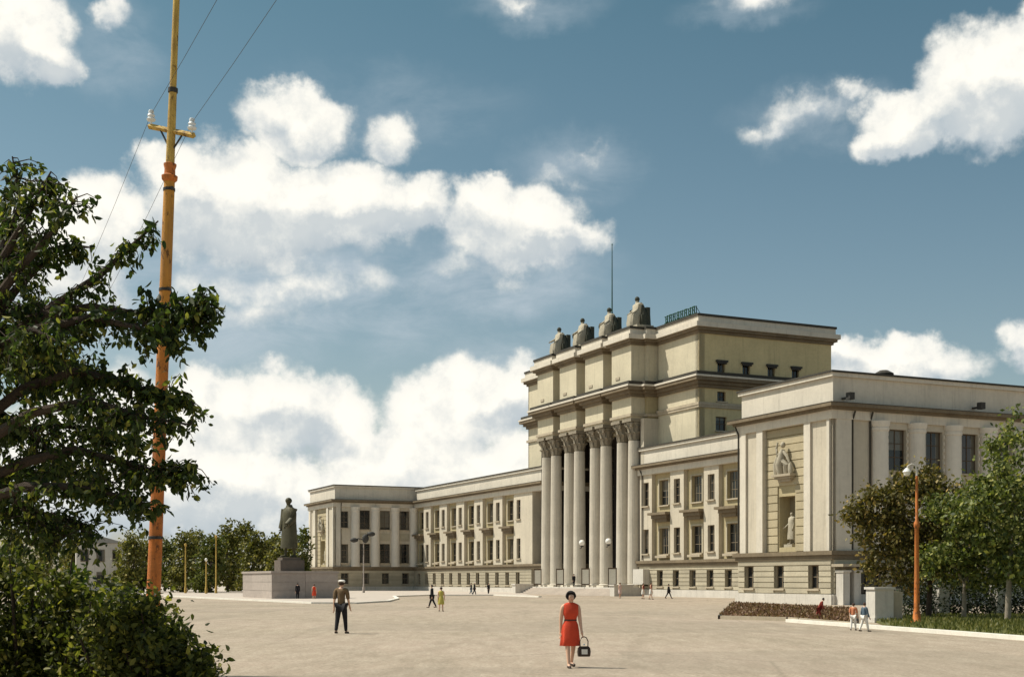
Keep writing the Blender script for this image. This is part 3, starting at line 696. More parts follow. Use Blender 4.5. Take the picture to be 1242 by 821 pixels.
def person(label, loc, H, rz, top, bottom, hair, skirt=None, hat=None, stride=14, arms=((14, 10), (-12, 14)), sleeve='short', shoes=None, name='person', skin=None, cat='person', detail=False, lean=0.0, coat=None, long_hair=False, body_mat=None, group=None):
    o = thing(name, label, cat, loc, rz, group); sk = skin or skinm; J = skeleton(H, stride, arms, lean=lean)
    limbset('body', J, H, BODY, sk, o, fingers=True, sub=2 if detail else 1)
    hd = J['head']
    # face: nose, brow and chin planes kept small, eyes, mouth, ears
    if detail:
        m = MB(); fy = hd.y - .048 * H
        m.loft([[(-.006 * H, fy + .006 * H, hd.z + .012 * H), (.006 * H, fy + .006 * H, hd.z + .012 * H), (0, fy + .02 * H, hd.z + .012 * H)], [(-.011 * H, fy - .002 * H, hd.z - .012 * H), (.011 * H, fy - .002 * H, hd.z - .012 * H), (0, fy + .02 * H, hd.z - .012 * H)]]); m.build('nose', sk, o)
        for sx in (-1, 1):
            MB().ball((sx * .0175 * H, hd.y - .041 * H, hd.z + .012 * H), .006 * H, .004 * H, .0035 * H, 8, 6).build('eye', hairm, o)
            MB().ball((sx * .047 * H, hd.y + .004 * H, hd.z + .002 * H), .006 * H, .010 * H, .018 * H, 8, 6).build('ear', sk, o)
        MB().ball((0, hd.y - .043 * H, hd.z - .026 * H), .012 * H, .006 * H, .004 * H, 8, 6).build('mouth', dredc, o)
    ex = .010
    if coat is not None:
        ell_loft('coat', [(z * H, rx * H, ry * H, 0, cy * H) for z, rx, ry, cy in ((.835, .055, .05, 0), (.80, .138, .075, 0), (.72, .145, .098, 0), (.6, .138, .095, 0), (.45, .15, .105, 0), (.20, .165, .12, 0), (.155, .165, .12, 0))], coat, o, folds=.18)
    elif skirt:
        ell_loft('dress' if skirt == top else 'blouse', [(z * H, rx * H, ry * H, 0, cy * H) for z, rx, ry, cy in ((.835, .046, .043, -.002), (.818, .085, .052, 0), (.80, .112, .058, 0), (.765, .106, .066, -.004), (.70, .100, .078, -.012), (.645, .084, .064, -.004), (.615, .078, .058, 0))] +
                 ([(z * H, rx * H, ry * H, 0, 0) for z, rx, ry in ((.60, .080, .060), (.55, .102, .078), (.48, .112, .088), (.38, .120, .095), (.285, .130, .105), (.28, .127, .102))] if skirt == top else [(.575 * H, .09 * H, .068 * H, 0, 0)]), top, o, folds=.30 if skirt == top else 0)
        if skirt != top:
            ell_loft('skirt', [(z * H, rx * H, ry * H, 0, 0) for z, rx, ry in ((.60, .084, .064), (.55, .104, .080), (.46, .118, .092), (.30, .140, .112), (.295, .137, .109))], skirt, o, folds=.15)
    else:
        E = [('waist', 'chest'), ('chest', 'nbase'), ('pelvis', 'waist')] + [x for s in 'rl' for x in [('nbase', 'sh' + s), ('sh' + s, 'el' + s)] + ([('el' + s, 'wr' + s)] if sleeve == 'long' else [])]
        limbset('shirt', J, H, E, top, o, extra=ex, scale=1.06, rad_over=dict(nbase=.045, shr=.036, shl=.036))
        E = [x for s in 'rl' for x in (('pelvis', 'hip' + s), ('hip' + s, 'kn' + s), ('kn' + s, 'an' + s))]
        limbset('trousers', J, H, E, bottom, o, extra=.010, scale=1.05)
    if skirt and sleeve == 'short' and skirt != top:
        pass
    for s in 'rl':
        a, t = J['an' + s], J['toe' + s]
        m = MB(); m.tube([a + Vector((0, .025 * H, -.018 * H)), a + Vector((0, -.01 * H, -.014 * H)), t + Vector((0, 0, -.002 * H)), t + Vector((0, -.018 * H, -.004 * H))], [.019 * H, .023 * H, .021 * H, .010 * H], 10)
        m.build('shoe', shoes or leatherm, o, smooth=True)
    if hair is not None:
        m = MB(); c = hd + Vector((0, .010 * H, .018 * H)); big = 1.3 if long_hair else 1.08
        seg = 16; rings = []
        for i in range(9):
            t = math.pi * i / 8; t = max(.06, min(math.pi - .06, t)); rw = []
            for j in range(seg):
                an = 2 * math.pi * j / seg; x, y, z = math.sin(t) * math.cos(an), math.sin(t) * math.sin(an), math.cos(t)
                if y < -.2 and z < .55: y = -.2 + (y + .2) * .15
                if z < -.35: x *= .86; z = -.35 + (z + .35) * .55      # leave the face free
                k = 1 + .05 * math.sin(5 * an + i) + .03 * math.sin(11 * an - 3 * i)
                rw.append((c.x + x * .054 * H * big * k, c.y + y * .056 * H * big * k, c.z + z * .058 * H * big))
            rings.append(rw)
        m.loft(rings).build('hair', hair, o, smooth=True)
    if hat is not None:
        m = MB(); c = hd; m.lathe([(.054 * H, .022 * H), (.060 * H, .045 * H), (.066 * H, .058 * H), (.050 * H, .075 * H), (.01 * H, .082 * H)], (c.x, c.y + .004 * H), 16, z=c.z)
        m.build('cap', hat, o, smooth=True)
        MB().ball((c.x, c.y - .055 * H, c.z + .024 * H), .040 * H, .035 * H, .006 * H, 12, 6).build('cap_peak', hat, o, smooth=True)
    return o, J

# main figure: woman in red walking toward us
wl = G(692, 809); wH = 1.60
wo_, wJ = person('woman with short black hair in a red sleeveless dress walking alone in the foreground', wl, wH, R(14), redd, None, hairm, skirt=redd, stride=15, arms=((-12, 12), (10, 12)), detail=True, long_hair=True, shoes=leatherm)
ell_loft('belt', [(z * wH, .084 * wH, .063 * wH, 0, 0) for z in (.602, .618)], leatherm, wo_)
MB().ball((0, -.062 * wH, .765 * wH), .009 * wH, .005 * wH, .009 * wH, 8, 6).build('brooch', leatherm, wo_)
# her handbag
bp = wo_.matrix_basis @ (wJ['hdl'] + wJ['ftl'] * .03 * wH)
bg_ = thing('handbag', 'small dark handbag with a light front hanging from the hand of the woman in red', 'handbag', (bp.x + .03, bp.y, bp.z - .40), R(8))
m = MB(); m.loft([[(x * k * .92, y * k2, z) for x, y in ((-.13, -.06), (.13, -.06), (.145, 0), (.13, .06), (-.13, .06), (-.145, 0))] for z, k, k2 in ((0, .9, .9), (.02, 1, 1), (.10, 1.06, 1.0), (.17, .98, .8), (.21, .74, .4))]).build('bag_body', leatherm, bg_, smooth=True)
MB().box(-.06, .06, -.072, -.058, .05, .15).build('bag_pocket', whitec, bg_)
m = MB(); m.tube([(-.08, 0, .21), (-.085, 0, .31), (-.05, 0, .385), (0, 0, .405), (.05, 0, .385), (.085, 0, .31), (.08, 0, .21)], .011, 8).build('bag_handle', leatherm, bg_, smooth=True)
MB().ball((0, -.02, .245), .022, .014, .02, 8, 6).build('bag_clasp', porcelain, bg_)

person('man in pale cap, brown shirt and black trousers seen from behind, walking away', G(414, 768), 1.84, R(168), tanc, blackc, brownh, hat=whitec, stride=13, arms=((14, 14), (-14, 10)), detail=True)
PPL = [
 ('person in black suit striding left of the woman in yellow', (524, 736.6), 1.56, -100, blackc, blackc, hairm, None, None, 20, 'long'),
 ('woman in yellow coat dress walking beside a person in black', (535, 741), 1.42, 170, yellc, None, brownh, yellc, None, 8, 'short'),
 ('person in white cap and dark clothes by the left wing', (575.5, 721.5), 1.62, 80, blackc, blackc, None, None, whitec, 16, 'long'),
 ('person in dark clothes close behind the one in the white cap', (571.5, 721), 1.5, 80, blackc, bluec, hairm, None, None, 14, 'long'),
 ('lone dark figure close to the plinth of the left wing', (592.5, 720.5), 1.45, 30, blackc, blackc, hairm, None, None, 6, 'long'),
 ('person in black standing before the granite monument base', (361, 727), 1.55, 200, blackc, blackc, hairm, None, None, 6, 'long'),
 ('woman in red standing before the granite monument base', (381, 727.5), 1.45, 180, redd, None, brownh, redd, None, 6, 'short'),
 ('woman in pale pink dress standing at the foot of the portico steps', (752, 725), 1.55, 30, pinkc, None, brownh, pinkc, None, 6, 'short'),
 ('person in dark red top and light skirt, left one of the pair beside the portico', (780, 726), 1.52, 60, dredc, None, brownh, whitec, None, 10, 'short'),
 ('person in red top and white skirt, right one of the pair beside the portico', (789.5, 726.5), 1.6, 70, dredc, None, brownh, whitec, None, 12, 'short'),
 ('dark figure walking along the base of the right wing', (811, 725.5), 1.5, 95, blackc, blackc, hairm, None, None, 24, 'long'),
 ('person in dark red bending over the flower bed', (993, 752), 1.05, 70, dredc, dredc, hairm, None, None, 20, 'long'),
 ('child in orange top at the white kerb beside the flower bed', (1035, 764), 1.0, 150, oranc, whitec, brownh, None, None, 12, 'short'),
 ('child in blue grey clothes walking along the white kerb', (1048.5, 765.5), 1.05, 110, bluec, whitec, brownh, None, None, 16, 'long'),
]
for (lb, g, H, rz, top, bot, hair, sk_, hat, st, slv) in PPL:
    person(lb, G(*g), H, R(rz), top, bot, hair, skirt=sk_, hat=hat, stride=st, sleeve=slv, lean=28 if 'bending' in lb else 0)
pf = L2W(64.0, 12.3, .95)
person('dark figure standing between the columns on the portico', pf, 1.6, R(20), blackc, blackc, hairm, sleeve='long', stride=5)

# ---- monument
mc = G(330, 727)
mon = thing('monument_base', 'wide low granite platform with a dark brown block under the tall bronze statue', 'monument', mc, TH)
BL, BWd, BH = 11.5, 6.2, 2.62
MB().box(.05, BWd, .05, BL, 0, BH - .2).build('core_block', granite, mon)
for side in range(2):
    n = 2 if side == 0 else 3; ln_ = BWd if side == 0 else BL
    for r_ in range(3):
        for k in range(n):
            x0, x1 = ln_ * k / n + .012, ln_ * (k + 1) / n - .012; z0, z1 = (BH - .2) * r_ / 3 + .012, (BH - .2) * (r_ + 1) / 3 - .012; e = random.uniform(0, .012)
            mb = MB(); mb.box(x0, x1, -.02 - e, .12, z0, z1) if side == 0 else mb.box(-.02 - e, .12, x0, x1, z0, z1); mb.build('granite_slab', granite, mon)
MB().box(-.12, BWd + .1, -.12, BL + .1, BH - .2, BH).build('cap_slab', granite, mon)
sc_ = Vector((2.75, 4.3))                                    # statue centre in the base frame
MB().box(sc_.x - 1.15, sc_.x + 1.15, sc_.y - 1.15, sc_.y + 1.15, BH, BH + 1.05).build('red_block', redgran, mon)
MB().box(sc_.x - .9, sc_.x + .9, sc_.y - .9, sc_.y + .9, BH + 1.05, BH + 1.3).build('upper_step', redgran, mon)
sp_ = mc + sc_.x * V + sc_.y * U + Vector((0, 0, BH + 1.3))
st_, sJ = person('tall dark bronze statue of a man in a long coat on the monument base', sp_, 5.75, R(-42), None, None, None, coat=bronze, name='statue', cat='statue', skin=bronze, shoes=bronze, stride=5, arms=((6, 14), (10, 40)), detail=False)
ell_loft('coat_collar', [(z * 5.75, rx * 5.75, rx * 4.6, 0, 0) for z, rx in ((.815, .075), (.85, .06), (.87, .05))], bronze, st_)
for s in 'rl':
    m = MB(); m.tube([sJ['sh' + s], sJ['el' + s], sJ['wr' + s]], [.40, .36, .28], 10); m.build('coat_sleeve', bronze, st_, smooth=True)
m = MB(); m.ball(sJ['head'] + Vector((0, .05, .16)), .31, .33, .30).build('hair', bronze, st_, smooth=True)
m = MB(); m.loft([[(x, y, z) for x, y in ((-.75, -.6), (.75, -.6), (.75, .6), (-.75, .6))] for z in (0, .05)]); m.build('statue_base', bronze, st_)

# ---- seated figures on the roof, over each pair of columns
SEATS = [('grey stone seated figure on the roof, over the rightmost column pair, largest of four', 0),
         ('grey stone seated figure on the roof just beside the thin mast', 1),
         ('grey stone seated figure on the roof, second from the left end of the row', 2),
         ('grey stone seated figure at the far left end of the portico roof', 3)]
for lb, i in SEATS:
    p = L2W(PC[i] - 1.15, 13.9, ZT); o = thing('roof_statue', lb, 'statue', p, TH + R(-90), 'seated statues over the portico'); o.scale = (1.16,) * 3
    m = MB(); m.box(-1.35, 1.35, -.85, 1.0, 0, .22).build('statue_plinth', stat_st, o)
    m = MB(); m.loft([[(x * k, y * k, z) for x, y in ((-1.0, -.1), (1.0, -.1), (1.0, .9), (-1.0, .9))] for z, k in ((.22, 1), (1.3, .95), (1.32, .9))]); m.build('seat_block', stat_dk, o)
    H = 3.6; J = skeleton(H, 0, ((22 + 3 * i, 30), (20, 34)), ); dz = .30 * H + .05
    for s, sx in (('r', -1), ('l', 1)):
        J['kn' + s] = J['hip' + s] + Vector((sx * .12, -.62, -.02)); J['an' + s] = J['kn' + s] + Vector((0, .05, -.95)); J['toe' + s] = J['an' + s] + Vector((0, -.3, -.12))
    low_ = min(J['toer'].z, J['toel'].z) - .29
    for k in J:
        if not k.startswith('ft'): J[k] = J[k] - Vector((0, 0, low_))
    limbset('body', J, H, BODY, stat_st, o, fingers=True, extra=.012)
    pz = J['pelvis'].z
    rows = [(.24, .62, .62, -.42), (.55, .64, .62, -.44), (pz - .10, .66, .58, -.34), (pz + .16, .60, .44, -.06), (J['chest'].z - .1, .60, .38, .02), (J['chest'].z + .25, .66, .35, .04), (J['nbase'].z - .06, .56, .27, .04), (J['nbase'].z + .02, .26, .19, .02), (J['neck'].z + .03, .13, .12, 0)]
    mb = MB(); seg = 28; rings = []
    for ri, (z, rx, ry, cy) in enumerate(rows):
        ring_ = []
        for k in range(seg):
            t = 2 * math.pi * k / seg; ct, st = math.cos(t), math.sin(t); e_ = .62 if ri < 7 else 1
            g_ = 1 + (.05 * math.sin(9 * t + i * 2 + ri * .5) if ri < 7 else 0)
            ring_.append((rx * g_ * math.copysign(abs(ct) ** e_, ct), cy + ry * g_ * math.copysign(abs(st) ** e_, st), z))
        rings.append(ring_)
    mb.loft(rings).build('drapery', stat_st, o, smooth=True)
    MB().box(-.78, .78, .52, .95, 1.32, J['chest'].z - .05 + .08 * i).build('throne_back_shade', stat_dk, o)  # dark block whose colour carries the shade on the figure's right
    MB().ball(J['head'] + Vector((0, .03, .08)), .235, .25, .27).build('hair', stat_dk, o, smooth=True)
    m = MB(); m.tube([J['nbase'] + Vector((.25, .2, 0)), J['chest'] + Vector((.52, .25, 0)), J['pelvis'] + Vector((.72, .3, 0)), (.8, .3, .24)], [.12, .20, .26, .30], 9).build('cloak_shade', stat_dk, o, smooth=True)  # dark strip on the right: shade put into the colour
    if i in (1, 2):
        m = MB(); c = Vector((-.74, -.35, 1.35))
        m.loft([[(c.x + dx, c.y + r_ * math.cos(t), c.z + r_ * math.sin(t)) for t in [2 * math.pi * j / 16 for j in range(16)]] for dx, r_ in ((-.06, .5), (-.1, .3), (.06, .45))]); m.build('round_shield', stat_dk, o, smooth=True)
    elif i == 0:
        m = MB(); c = Vector((-.72, -.30, 1.5)); m.tube([c + Vector((0, 0, -.4)), c + Vector((-.22, 0, 0)), c + Vector((-.15, 0, .5))], .07, 8); m.tube([c + Vector((0, 0, -.4)), c + Vector((.2, 0, 0)), c + Vector((.15, 0, .5))], .07, 8); m.build('lyre', stat_dk, o, smooth=True)
# niche statues
for qn, lb, scn in ((nicheR, 'pale stone statue standing in the niche of the right end block', 2.55), (nicheL, 'stone statue standing in the niche of the far left end block', 2.55)):
    p = L2W(qn, .75, 4.3); person(lb, p + Vector((0, 0, .22)), scn, TH + R(-90), None, None, None, coat=whitec if False else stat_st, name='niche_statue', cat='statue', skin=stat_st, shoes=stat_st, stride=4, arms=((10, 40), (8, 10)), group='niche statues')
    bpy.context.scene.objects
    n_ = [o for o in C.objects if o.name.startswith('niche_statue')][-1]
    MB().box(-.5, .5, -.4, .4, -.22, 0).build('statue_plinth', stat_st, n_)

# ---- mast, rooftop sign, globe lamps, notice boards
mp = L2W(62.9, 17.0, ZT); mast = thing('roof_mast', 'thin dark mast rising from the roof behind the statues', 'mast', mp)
MB().lathe([(.22, 0), (.2, .5), (.10, .55), (.075, 6), (.045, 12.6), (.09, 12.62), (.01, 12.8)], seg=8).build('pole', greenp, mast, smooth=True)
MB().box(-.4, .4, -.4, .4, 0, .12).build('foot_plate', iron, mast)
rs = thing('rooftop_sign', 'row of green block letters on a frame along the edge of the upper roof', 'sign', L2W(44.9, 15.4, ZT), TH)
m = MB(); m.box(-.05, .05, -3.2, 3.2, .12, .2); m.box(-.05, .05, -3.2, 3.2, .86, .92)
for k in range(9): y = -3.1 + k * .775; m.box(.05, .12, y - .04, y + .04, 0, .95); m.tube([(.1, y, .8), (.7, y, 0)], .03, 6)
m.build('sign_frame', greenp, rs)
for k in range(8):
    y = -2.8 + k * .78; m = MB()
    m.box(-.14, -.05, y - .24, y - .14, .2, .95)
    if k % 3 != 1: m.box(-.14, -.05, y + .14, y + .24, .2, .95)
    if k % 2 == 0: m.box(-.138, -.052, y - .14, y + .14, .85, .95)
    if k % 3 == 1: m.box(-.138, -.052, y - .14, y + .2, .2, .3); m.box(-.138, -.052, y - .14, y + .2, .52, .62)
    m.build('letter', greenp, rs)
for i, (c, lb) in enumerate(((55.9, 'white globe lamp on the portico, right of the third column pair'), (62.45, 'white globe lamp in the middle gap of the portico'))):
    p = L2W(c, 12.6, 5.9); g = thing('globe_lamp', lb, 'lamp', p, TH, 'globe lamps between the columns')
    MB().ball((0, 0, .36), .36, .36, .36, 16, 10).build('globe', lampw, g, smooth=True)
    MB().lathe([(.12, -.12), (.2, -.05), (.2, .03)], seg=10).build('lamp_cup', iron, g)
    MB().tube([(0, 0, -.1), (.15, .45, -.25), (.6, 1.7, -.25)], .05, 8).build('lamp_arm', iron, g)
for i, c in enumerate(PC):
    lb = ('rightmost', 'second from the right', 'second from the left', 'leftmost')[i]
    p = L2W(c + 1.3, 12.0, .95); g = thing('notice_board', f'dark framed notice board at the column feet, {lb} of four', 'notice board', p, R(-12), 'notice boards at the column feet')
    m = MB(); m.box(-.5, -.4, -.06, .06, 0, 2.25); m.box(.4, .5, -.06, .06, 0, 2.25); m.box(-.4, .4, -.06, .06, .25, .38); m.box(-.4, .4, -.06, .06, 2.1, 2.25); m.build('frame', frameb, g)
    MB().box(-.4, .4, -.03, .03, .38, 2.1).build('paper', posterm, g)

# ------------------------------------------------------------------ poles and wires
base = G(182.5, 818); topx = at(214, 0, base.y)
lean_d = (topx - base).normalized()
pole = thing('contact_pole', 'tall rusty orange steel pole with collars and a small crossarm beside the leafy tree', 'pole', base)
def along(z): return lean_d * (z / lean_d.z)
def seg_tube(name, prof, m):
    mb = MB(); mb.tube([along(z) for z, r in prof], [r * .80 for z, r in prof], 20); return mb.build(name, m, pole, smooth=True)
zb = lambda py: at(0, py, base.y).z
z1 = zb(212); z2 = zb(110)
seg_tube('lower_shaft', [(0, .17), (z1 - .3, .128), (z1, .125)], polem)
seg_tube('base_sleeve', [(0, .24), (.6, .235), (.65, .19), (.75, .17)], orange)
seg_tube('middle_shaft', [(z1 - .02, .105), (z2, .092)], yellowp)
seg_tube('upper_shaft', [(z2 - .02, .080), (z2 + 4.5, .07), (z2 + 4.6, .02)], yellowp)
seg_tube('collar', [(z1 - .14, .13), (z1 - .10, .18), (z1 - .03, .19), (z1 + .0, .13), (z1 + .1, .125), (z1 + .17, .15), (z1 + .2, .15), (z1 + .22, .1)], orange)
seg_tube('collar', [(z2 - .05, .095), (z2 - .04, .115), (z2 + .04, .115), (z2 + .05, .085)], iron)
for zz_ in (2.6, 4.9, 7.3, 9.2):
    rr_ = (.17 - .045 * zz_ / z1) * .80; q_ = along(zz_); MB().lathe([(rr_, -.03), (rr_ + .012, -.025), (rr_ + .012, .025), (rr_, .03)], (q_.x, q_.y), 20, z=q_.z).build('steel_band', iron, pole, smooth=True)
    MB().box(q_.x + rr_ * .6, q_.x + rr_ * .6 + .05, q_.y - rr_ - .04, q_.y - rr_ + .06, q_.z - .025, q_.z + .025).build('band_bolt', iron, pole)
zc = zb(159); c0 = along(zc)
ad = Vector((.8, -.45, -.30)).normalized()
m = MB(); e0, e1 = c0 - ad * .60, c0 + ad * .60
for sgn in (-1, 1): pass
m.tube([e0, c0, e1], [.055, .05, .055], 4).build('crossarm', yellowp, pole)
INS = []
for sgn in (-1, 1):
    q = c0 + ad * .55 * sgn + Vector((0, 0, .03))
    MB().lathe([(.018, 0), (.018, .08), (.075, .08), (.088, .11), (.06, .14), (.06, .155), (.075, .18), (.062, .205), (.045, .22), (.055, .25), (.042, .285), (.01, .30)], (q.x, q.y), 14, z=q.z).build('insulator', porcelain, pole, smooth=True)
    INS.append(base + q + Vector((0, 0, .21)))
MB().tube([c0 + ad * -.3 + Vector((0, 0, -.02)), c0 + Vector((0, 0, -.4))], .018, 6).build('arm_brace', iron, pole)
MB().tube([c0 + ad * .3 + Vector((0, 0, -.02)), c0 + Vector((0, 0, -.4))], .018, 6).build('arm_brace', iron, pole)
for q, lb in zip(INS, ('thin overhead wire on the left insulator of the orange pole', 'thin overhead wire on the right insulator of the orange pole')):
    far = q + U * 60; near = q - U * 42 + Vector((0, 0, .6)); pts = []
    for i in range(13):
        t = i / 12; pts.append(q.lerp(far, t) - Vector((0, 0, 2.2 * 4 * t * (1 - t) * .6)))
    pts2 = [near.lerp(q, i / 12) - Vector((0, 0, 1.4 * 4 * (i / 12) * (1 - i / 12) * .5)) for i in range(12)]
    o = MB().tube(pts2 + pts, .0042, 5).build('overhead_wire', iron); o['label'] = lb; o['category'] = 'wire'; o['group'] = 'overhead wires'

# street lamp on the right lawn
lp = G(1112, 757); sl_ = thing('street_lamp', 'orange street lamp with a curved arm and white head in front of the right trees', 'street lamp', lp)
MB().lathe([(.24, 0), (.24, .12), (.17, .2), (.13, .55), (.115, .6), (.095, 2.3), (.085, 3.9), (.12, 3.95), (.12, 4.1), (.06, 4.2), (.05, 6.0)], seg=14).build('post', orange, sl_, smooth=True)
MB().tube([(0, 0, 5.95), (0, 0, 6.25), (-.06, 0, 6.42), (-.2, 0, 6.48), (-.34, 0, 6.42), (-.40, 0, 6.3)], [.045, .04, .035, .032, .03, .03], 8).build('arm', whitewash, sl_, smooth=True)
MB().lathe([(.03, .05), (.07, .02), (.16, -.09), (.17, -.12), (.14, -.15), (.12, -.24), (.05, -.29)], (-.40, 0), 14, z=6.28).build('lamp_head', lampw, sl_, smooth=True)
# dark lamp before the left pavilion
lp = G(441, 719.5); ll = thing('street_lamp', 'slim grey street lamp with dark twin heads in front of the left end block', 'street lamp', lp)
hL = (HY - 652) / F * lp.y + EYE
MB().lathe([(.18, 0), (.16, .8), (.09, .9), (.06, hL)], seg=10).build('post', granite, ll, smooth=True)
for sx, zz, ln_ in ((-1, -.3, 1.25), (1, .5, 1.0)):
    MB().tube([(0, 0, hL - .2), (sx * ln_ * .6, 0, hL + zz + .2), (sx * ln_, 0, hL + zz)], .07, 8).build('arm', iron, ll, smooth=True)
    MB().ball((sx * ln_, 0, hL + zz), .55, .3, .32).build('lamp_head', iron, ll, smooth=True)
MB().ball((.25, 0, hL - .1), .45, .3, .6).build('lamp_box', iron, ll, smooth=True)
for px, py, ty, lb in ((225, 720, 662, 'yellowish post in front of the far trees, next to the orange pole'), (262, 720, 652, 'tall thin ochre post in front of the far trees, nearest the monument'), (250, 720.5, 680, 'short pale post in front of the far trees, between two taller ones')):
    p = G(px, py); h = (HY - ty) / F * p.y + EYE
    o = thing('far_post', lb, 'post', p, 0, 'posts before the far trees')
    MB().lathe([(.17, 0), (.16, .8), (.10, .9), (.07, h)], seg=10).build('post', yellowp, o, smooth=True)
    MB().ball((0, 0, h + .15), .18, .18, .22, 10, 6).build('lamp_head', lampw if ty > 670 else yellowp, o, smooth=True)

# ------------------------------------------------------------------ pavement, kerbs, lawn, bed
def strip(name, pts, width, z0, z1, m, kind='structure'):
    mb = MB(); pts = [Vector((p[0], p[1], 0)) for p in pts]; L_, R_ = [], []
    for i, p in enumerate(pts):
        d = (pts[min(i + 1, len(pts) - 1)] - pts[max(i - 1, 0)]).normalized(); n = Vector((-d.y, d.x, 0))
        L_.append(p + n * width / 2); R_.append(p - n * width / 2)
    mb.loft([[(l.x, l.y, z0), (r.x, r.y, z0), (r.x, r.y, z1), (l.x, l.y, z1)] for l, r in zip(L_, R_)])
    return mb.build(name, m, kind=kind)
front = [G(*p) for p in ((-300, 721.5), (0, 722.3), (200, 723.2), (300, 728), (380, 731.8), (430, 732), (470, 729.5), (482, 726.5), (478, 723.5), (520, 722), (600, 722), (655, 724))]
rear = [L2W(76.5, 11), L2W(76.5, 14), L2W(121, 14), L2W(139, 6), Vector((-60, 330, 0)), Vector((-260, 330, 0))]
mb = MB(); ring = [(p.x, p.y) for p in front + rear]; mb.loft([[(x, y, .004) for x, y in ring], [(x, y, .10) for x, y in ring]]); mb.build('pavement', pavem, kind='structure')
strip('kerb', front, .35, 0, .125, kerbm)
kl = [Vector((11.6, 57.0, 0)), Vector((13.0, 50.5, 0)), Vector((14.6, 44, 0)), Vector((16.2, 37.5, 0)), Vector((19.5, 24, 0))]
kerb_pts = [G(957, 754), G(1010, 758), G(1080, 763.5), G(1160, 769.5), G(1242, 776), G(1420, 790)]
strip('kerb', kerb_pts, .32, 0, .13, kerbm)
lawn = [k + Vector((.16, .25, 0)) for k in kerb_pts[2:]] + [Vector((34, 34, 0)), Vector((33, 62, 0)), Vector((20, 62, 0)), Vector((15.4, 54.5, 0))]
mb = MB(); mb.loft([[(p.x, p.y, .004) for p in lawn], [(p.x, p.y, .09) for p in lawn]]); mb.build('lawn', mat('lawn_soil', (.115, .115, .035), .95, 1.2, .3, .5), kind='structure')

def leaves(name, pos, size, m, parent=None, droop=.3, aspect=.5, kind=None, seed=0, normal_bias=None, label=None, shape=6):
    """many leaf blades in one mesh; pos (N,3), size (N,)"""
    r = np.random.default_rng(seed); n = len(pos); pos = np.asarray(pos, float); size = np.asarray(size, float)
    d = r.normal(size=(n, 3)); d[:, 2] -= droop * 2; d /= np.linalg.norm(d, axis=1)[:, None]
    q = r.normal(size=(n, 3)); sd = np.cross(d, q); sd /= np.linalg.norm(sd, axis=1)[:, None]; nn = np.cross(sd, d)
    L = size[:, None]; Wd = (size * aspect * .5)[:, None]
    if shape == 6:
        v = np.stack([pos, pos + d * L * .3 + sd * Wd + nn * L * .06, pos + d * L * .68 + sd * Wd * .8 + nn * L * .05, pos + d * L - nn * L * .08, pos + d * L * .68 - sd * Wd * .8 + nn * L * .05, pos + d * L * .3 - sd * Wd + nn * L * .06], 1).reshape(-1, 3)
        b = np.arange(n)[:, None] * 6; f = np.concatenate([b + [0, 1, 2, 3], b + [0, 3, 4, 5]], 1).reshape(-1, 4); k = 6
    else:
        v = np.stack([pos, pos + d * L * .5 + sd * Wd, pos + d * L, pos + d * L * .5 - sd * Wd], 1).reshape(-1, 3)
        f = (np.arange(n)[:, None] * 4 + [0, 1, 2, 3]); k = 4
    me = bpy.data.meshes.new(name); me.vertices.add(len(v)); me.vertices.foreach_set('co', v.astype(np.float32).ravel())
    me.loops.add(f.size); me.loops.foreach_set('vertex_index', f.astype(np.int32).ravel())
    me.polygons.add(len(f)); me.polygons.foreach_set('loop_start', np.arange(0, f.size, 4, dtype=np.int32)); me.polygons.foreach_set('loop_total', np.full(len(f), 4, dtype=np.int32))
    me.update(calc_edges=True); me.validate()
    at_ = me.attributes.new('rnd', 'FLOAT', 'POINT'); at_.data.foreach_set('value', np.repeat(r.random(n) , k).astype(np.float32))
    me.materials.append(m)
    return link(name, me, parent, kind=kind, label=label)
def clumps(r, centre, radii, ncl, per, spread, hollow=.45, flat=.75):
    """leaf positions in clumps spread through an ellipsoid"""
    c = np.asarray(centre, float); rd = np.asarray(radii, float); out = []
    k = 0
    while k < ncl:
        p = r.normal(size=3); p /= np.linalg.norm(p); p *= (hollow + (1 - hollow) * r.random()) ** .8
        q = c + p * rd; s = spread * (.6 + .8 * r.random()); out.append(q + r.normal(size=(int(per * (.5 + r.random())), 3)) * np.array([s, s, s * flat])); k += 1
    return np.concatenate(out)
# lawn grass
r0 = np.random.default_rng(3)
def in_poly(p, poly):
    x, y = p[:, 0], p[:, 1]; ins = np.zeros(len(p), bool); j = len(poly) - 1
    for i in range(len(poly)):
        xi, yi, xj, yj = poly[i].x, poly[i].y, poly[j].x, poly[j].y
        ins ^= ((yi > y) != (yj > y)) & (x < (xj - xi) * (y - yi) / (yj - yi + 1e-9) + xi); j = i
    return ins
pp = np.column_stack([r0.uniform(10, 34, 60000), r0.uniform(24, 62, 60000)]); pp = pp[in_poly(pp, lawn)]; pp = pp[:26000]
leaves('grass', np.column_stack([pp, np.full(len(pp), .09)]), r0.uniform(.08, .22, len(pp)), grassm, droop=-1.6, aspect=.25, kind='stuff', seed=4, shape=4)
